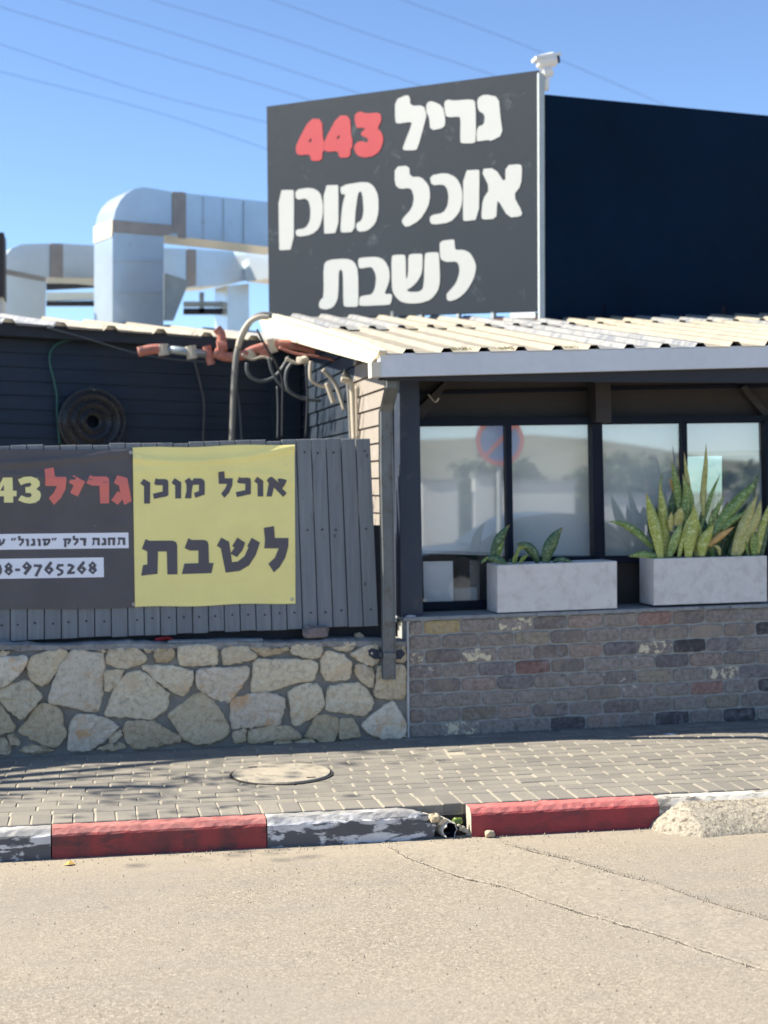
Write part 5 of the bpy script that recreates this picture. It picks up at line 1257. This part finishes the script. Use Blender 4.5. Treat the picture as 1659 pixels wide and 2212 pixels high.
MB().prism([PD2(*T0(*p)) for p in ((1352,790),(1478,780),(1482,1060),(1350,1060))], -DN*.35).build('casing', GALV, ds)
MB().prism([PL(*T0(*p), d1_+DN*.6, DN) for p in ((975,715),(1125,762),(1068,905),(1030,1000),(972,1000))], -DN*.02).build('side_plate', GPIPE, label='pale folded metal plate leaning against the large duct', cat='plate')
rr_ = empty('roof_rail', P(440, 690, 18.6), 'dark railing and beams on the roof behind the ducts', 'rail')
for pl, m_ in (([(1090,885),(1350,885),(1350,915),(1090,915)], GPIPE), ([(1090,925),(1350,925),(1350,960),(1090,960)], FASCIA), ([(1185,830),(1212,830),(1212,955),(1185,955)], GPIPE), ([(275,770),(560,760),(560,800),(275,815)], FASCIA), ([(275,830),(560,830),(560,870),(275,880)], CARD), ([(275,885),(560,880),(560,910),(275,910)], FASCIA)):
    MB().prism([P(*T0(*p), 18.9) for p in pl], (0, .08, 0)).build('beam', m_, rr_)
MB().prism([P(*p, 16.8) for p in ((-30,502),(8,502),(9,640),(-30,640))], (0, .5, 0)).build('vent_box', BROWN, label='brown vent box at the left edge of the roof', cat='vent')
MB().prism([P(*p, 16.9) for p in ((-30,640),(7,640),(8,700),(-30,700))], (0, .5, 0)).build('roof_upstand', WBOARD, label='white masonry block under the brown vent box', cat='block')

# ================================================================== SMALL THINGS
tp_ = tile(1640, 3080, 4.1475)
pc = P(*tp_(575, 800), 7.41); r_ = .043
dr1 = empty('drain_pipe', pc, 'broken grey drain pipe end poking out in the gap of the kerb', 'pipe')
vs = []; fs = []; n = 28; ax = Vector((-.35, 1, .10)).normalized()
sd_ = ax.cross(Vector((0,0,1))).normalized(); u_ = sd_.cross(ax)
for (rr, t) in ((r_*.86, .22), (r_*.86, 0), (r_, .0), (r_, .22)):
    for k in range(n):
        a_ = 2*math.pi*k/n; jag = (.022*abs(math.sin(2.3*a_+.6))*(t == 0)); vs.append(pc+ax*(t+jag)+sd_*(rr*math.cos(a_))+u_*(rr*1.05*math.sin(a_)))
for j in range(3):
    for k in range(n): a_ = j*n+k; b_ = j*n+(k+1) % n; fs.append((a_, b_, b_+n, a_+n))
mk('pipe_wall', vs, fs, None, dr1, ms=[simple('old_pvc', (.50,.48,.42), .7, var=.2, scale=30), FRAME], mi=[1]*n+[0]*(2*n))  # inner wall coloured black to stand in for the shade inside the pipe
mk('pipe_shade_disc', [pc+ax*.2+sd_*(r_*.86*math.cos(a_))+u_*(r_*.86*math.sin(a_)) for a_ in np.linspace(0, 6.28, 16)[:-1]], [tuple(range(15))], FRAME, dr1)  # black disc closes the pipe in place of deep shade
MB().box((kx[2]-.05, YF+.05, -.2), (kx[3]+.02, YK-.002, -.13)).build('gap_dirt', DARKGAP, kb)
MB().box((kx[2]-.06, YK+.0005, -.14), (kx[3]+.04, YK+.004, -.058)).build('bedding_edge', DARKGAP, kb)
p = P(*tp_(665, 690), 7.47); rock('green_litter', (p.x, p.y, p.z-.004), .026, .02, .019, GRN, 11, 'crumpled green litter stuck in the kerb gap beside the drain pipe', 'litter')
for i, (x, y, s_, lab) in enumerate(((740,735,.014,'small pale rubble piece nearest the green litter'),(800,775,.016,'rubble piece at the foot of the red kerb end'),(690,700,.009,'tiny rubble chip above the drain pipe'),(850,830,.015,'rubble piece lowest in the kerb gap'),(1195,860,.024,'grey rubble piece on the road by the red kerb'),(300,560,.030,'broken kerb fragment behind the drain pipe'),(420,620,.026,'broken kerb fragment leaning on the drain pipe'))):
    p = P(*tp_(x, y), 7.44 if x < 1000 else 7.39); z = max(p.z-s_, -.149) if x != 1195 else ZR
    rock('rubble', (p.x, p.y, z), s_, s_*.8, s_*.75, KEND if x < 900 and x > 500 else STONES[2], 20+i, lab, 'rubble', 'rubble in the kerb gap')
p = G(150, 1868, ZR+.004); vs = []; 
mk('fallen_leaf', [(p.x-.03, p.y, p.z), (p.x-.005, p.y-.018, p.z+.006), (p.x+.028, p.y-.004, p.z+.002), (p.x+.004, p.y+.02, p.z+.016), (p.x-.012, p.y+.012, p.z+.004)], [(0,1,3,4),(1,2,3)], YLEAF, label='dry yellow leaf on the road below the red kerb', cat='leaf')
p = G(1156, 1732, .004); MB().tube([(p.x-.012, p.y, p.z+.003), (p.x+.014, p.y+.004, p.z+.003)], .0042, 8).build('cigarette_butt', BUTT, label='cigarette butt on top of the right red kerb', cat='cigarette butt')
p = G(1447, 1588, .04); mk('paper_scrap', [(p.x-.05, p.y+.01, p.z+.004), (p.x+.0, p.y-.03, p.z+.006), (p.x+.055, p.y-.015, p.z+.004), (p.x+.0, p.y+.02, p.z+.009)], [(0,1,2,3)], PAPER, label='pale paper scrap on the shaded paving by the brick wall', cat='paper')
a_, b_ = G(1560, 1596, .03), G(1800, 1590, .03); MB().tube([a_+Vector((0,0,.006)), b_+Vector((0,0,.006))], .007, 6).build('lit_strip', CCTVW, label='thin white tube standing in for a lit strip on the paving at the far right', cat='rod')  # white tube stands in for a strip of light on the paving
# loose grit on the road: chips along the cracks
gr = MB()
for i in range(1500):
    if i < 620:
        c_ = c1 if i % 2 else c2; x = random.uniform(c_[0][0], min(c_[0][-1], 4.2)); y = float(np.interp(x, *c_))+random.gauss(.02, .035)
    else: x = random.uniform(-.8, 3.6); y = random.uniform(4.6, 7.4) if i % 3 else 7.41-abs(random.gauss(0, .05))
    s_ = random.uniform(.0025, .0065); z = ZR+.004
    vs = [(x+s_*random.uniform(.6, 1)*math.cos(t_), y+s_*random.uniform(.6, 1)*math.sin(t_), z-.002) for t_ in (0, 1.6, 3.1, 4.7)]+[(x+random.uniform(-.3, .3)*s_, y, z+s_*.8)]
    gr.add(vs, [(0,1,4),(1,2,4),(2,3,4),(3,0,4)])
gr.build('grit', simple('stone_grit', (.30,.26,.20), .9, var=.5, scale=40), label='loose stone grit scattered on the road and along its cracks', kind='stuff', cat='grit')

# ================================================================== OVERHEAD WIRES
for i, pts in enumerate((((-60,140),(0,155),(330,240),(570,320),(760,390)), ((-60,80),(0,95),(300,195),(600,270)), ((-60,-2),(0,15),(250,90),(620,200),(760,250)), ((60,-25),(140,0),(480,105),(740,190),(900,240)), ((270,-25),(330,0),(600,80),(880,175),(1000,215)), ((520,-25),(590,0),(800,75),(1060,160),(1200,215)), ((800,-25),(870,0),(1100,85),(1300,168),(1460,238)))):
    MB().tube(spline([P(x, y, 34) for x, y in pts], 4), .0045, 5).build('power_line', CBLK, label=f'{["lowest","second lowest","third lowest","middle","third highest","second highest","highest"][i]} of the faint power lines slanting across the sky', cat='power line', group='power lines in the sky')

# ================================================================== ACROSS THE STREET (seen mirrored in the windows)
PR = lambda px, py, tot: EYE+ray(px, py)*(tot/ray(px, py).y)
def mir(px, py, tot): v = PR(px, py, tot); return Vector((v.x, 2*YG-v.y, v.z))
vs = []; fs = []
for j_ in range(10):
    for i_ in range(60):
        x = -90+i_*5.; h_ = (j_/9)**.8*(5.6+1.2*math.sin(x*.06+1)+.6*math.sin(x*.21)); vs.append((x, -48-j_*5.5, -.3+h_+rng.normal(0, .12)))
for j_ in range(9):
    for i_ in range(59): a_ = j_*60+i_; fs.append((a_, a_+60, a_+61, a_+1))
mk('hillside', vs, fs, simple('scrub_hillside', (.20,.20,.14), .95, var=.4, scale=.25, bump=0), kind='structure', label='dry scrub hillside behind the viewer mirrored in the windows')
c_ = mir(1080, 952, 17.5); ns = empty('no_parking_sign', (c_.x, c_.y, ZR), 'round blue and red no parking sign mirrored in the window', 'road sign')
def ringmesh(c, r0_, r1_, y, n=40, name='face', m=None):
    vs = []; fs = []
    for k in range(n):
        a_ = 2*math.pi*k/n
        for r_ in (r0_, r1_): vs.append((c.x+r_*math.cos(a_), c.y+y, c.z+r_*math.sin(a_)))
    for k in range(n): j = (k+1) % n; fs.append((2*k, 2*j, 2*j+1, 2*k+1))
    return mk(name, vs, fs, m, ns)
BLUE = simple('sign_blue', (.04,.13,.42), .4, var=.03, bump=0); REDS = simple('sign_red', (.65,.06,.05), .4, var=.03, bump=0)
MB().tube([(c_.x, c_.y-.012, c_.z), (c_.x, c_.y, c_.z)], .30, 40).build('plate', BLUE, ns)
ringmesh(c_, .245, .298, .003, m=REDS, name='red_rim')
v = [Vector((c_.x+a_, c_.y+.003, c_.z+b_)) for a_, b_ in ((.17,.20),(.20,.17),(-.17,-.20),(-.20,-.17))]
v = [Vector((2*c_.x-q_.x, q_.y, q_.z)) for q_ in v] if False else v
MB().prism(v, (0, .002, 0)).build('red_bar', REDS, ns)
MB().tube([(c_.x, c_.y-.04, ZR), (c_.x, c_.y-.04, c_.z+.32)], .03, 10).build('pole', SIGNP, ns)
gw = empty('garden_wall', (8.5, -12, ZR), 'low white wall across the street mirrored in the windows', 'wall')
for (xa2, xb2, h2) in ((7.0,7.8,1.75),(8.15,8.6,1.85),(8.8,10.4,1.7),(10.9,14,1.4),(3,6.4,1.5)):
    MB().bbox((xa2, -12.2, ZR), (xb2, -12, h2)).build('panel', WBOARD, gw); MB().bbox((xa2-.04, -12.25, h2), (xb2+.04, -11.95, h2+.07)).build('capping', COPE, gw)
def tree(loc, crown, n, leaf, trunk, label, seed, group=None, gap=0.):
    g = random.Random(seed); t = empty('shade_tree', loc, label, 'tree', group)
    m_ = MB(); m_.tube(spline([Vector(loc), Vector(loc)+Vector((.1,.05,trunk*.5)), Vector((crown[0][0]*.4+loc[0]*.6, crown[0][1]*.4+loc[1]*.6, trunk))]), [.17-.006*i for i in range(13)], 9)
    top = Vector((crown[0][0]*.4+loc[0]*.6, crown[0][1]*.4+loc[1]*.6, trunk))
    for (x, y, z, r_) in crown: m_.tube(spline([top-Vector((0,0,.3)), top.lerp(Vector((x, y, z)), .5)+Vector((0,0,-.1)), Vector((x, y, z))]), [.07-.004*i for i in range(13)], 6)
    m_.build('trunk', BARK, t, smooth=True)
    lf = MB()
    for (x, y, z, r_) in crown:
        cl_ = [(x+g.gauss(0, r_*.5), y+g.gauss(0, r_*.5), z+g.gauss(0, r_*.36)) for _ in range(14)]
        for i in range(int(n*r_)):
            a_ = g.choice(cl_); p = Vector((g.gauss(a_[0], r_*.17), g.gauss(a_[1], r_*.17), g.gauss(a_[2], r_*.14)))
            d1v = Vector((g.gauss(0,1), g.gauss(0,1), g.gauss(0,.6))).normalized(); d2v = d1v.cross(Vector((g.gauss(0,1), g.gauss(0,1), g.gauss(0,1)))).normalized(); s_ = leaf*g.uniform(.7, 1.3)
            lf.add([p-d1v*s_, p+d2v*s_*.45, p+d1v*s_, p-d2v*s_*.45], [(0,1,2,3)])
    lf.build('crown', FOL, t); return t
def car(x0, y0, label):
    t = empty('parked_car', (x0+2.1, y0, ZR), label, 'car')
    PAINTC = simple('dark_car_paint', (.02,.024,.03), .25, var=.1, bump=0, spec=.6); z0 = ZR
    body = [(0.05,.28),(0.0,.55),(.08,.78),(.75,.88),(1.15,.93),(3.05,.95),(3.75,.90),(4.12,.80),(4.2,.55),(4.15,.28)]
    MB().prism([Vector((x0+a_, y0-1.72, z0+b_)) for a_, b_ in chaikin(body, 2)], (0, 1.72, 0)).build('body', PAINTC, t)
    cab = [(1.05,.90),(1.75,1.33),(2.3,1.40),(2.95,1.36),(3.65,.91)]
    MB().prism([Vector((x0+a_, y0-1.55, z0+b_)) for a_, b_ in chaikin(cab, 1, .1)], (0, 1.38, 0)).build('cabin', PAINTC, t)
    for l_ in ([(1.35,.98),(1.83,1.29),(2.28,1.34),(2.28,.98)], [(2.36,.98),(2.36,1.34),(2.9,1.30),(3.35,.98)]):
        MB().prism([Vector((x0+a_, y0-.165, z0+b_)) for a_, b_ in l_], (0, .006, 0)).build('side_window', FRAME, t)
    for cx_ in (.85, 3.35):
        for yy in (y0-1.70, y0-.20):
            wh = MB().tube([(x0+cx_, yy, z0+.31), (x0+cx_, yy+.21, z0+.31)], .31, 24).build('wheel', CBLK, t)
            MB().tube([(x0+cx_, yy+.205, z0+.31), (x0+cx_, yy+.218, z0+.31)], .19, 14).build('rim', STEEL, wh)
    for cx_, m2 in ((.06, SIGNR), (4.0, CCTVW)): MB().bbox((x0+cx_, y0-.30, z0+.62), (x0+cx_+.14, y0-.02+.03, z0+.72)).build('lamp', m2, t)
car(4.4, -1.6, 'dark parked car across the street mirrored low in the windows')
tree((-4.6, 8.9, 0), [(-4.5,9.7,4.4,.75),(-3.4,10.4,4.7,.8),(-2.7,11.6,5.0,.9),(-5.4,9.3,4.6,.8),(-3.6,12.4,5.4,1.0),(-3.9,9.2,4.0,.5),(-2.6,13.2,5.6,.8)], 230, .045, 3.2, 'street tree left of the view whose shade falls on the paving', 5)  # unseen tree; rear crown clusters added to shade the dark side boards
for i, (x, y, h_) in enumerate(((2,-19,2.6),(6,-20,3.0),(10.5,-19,2.7),(15,-21,3.2),(20,-20,2.8),(26,-22,3.4),(-4,-20,3))):
    tree((x, y, -.2), [(x,y,h_*.5,1.3),(x-1.4,y,h_*.4,1.1),(x+1.5,y+.3,h_*.42,1.1),(x+.4,y,h_*.3,1.1)], 1100, .15, h_*.25, ['first','second','third','fourth','fifth','sixth','seventh'][i]+' bushy tree in the row across the street behind the viewer', 40+i, 'trees across the street')
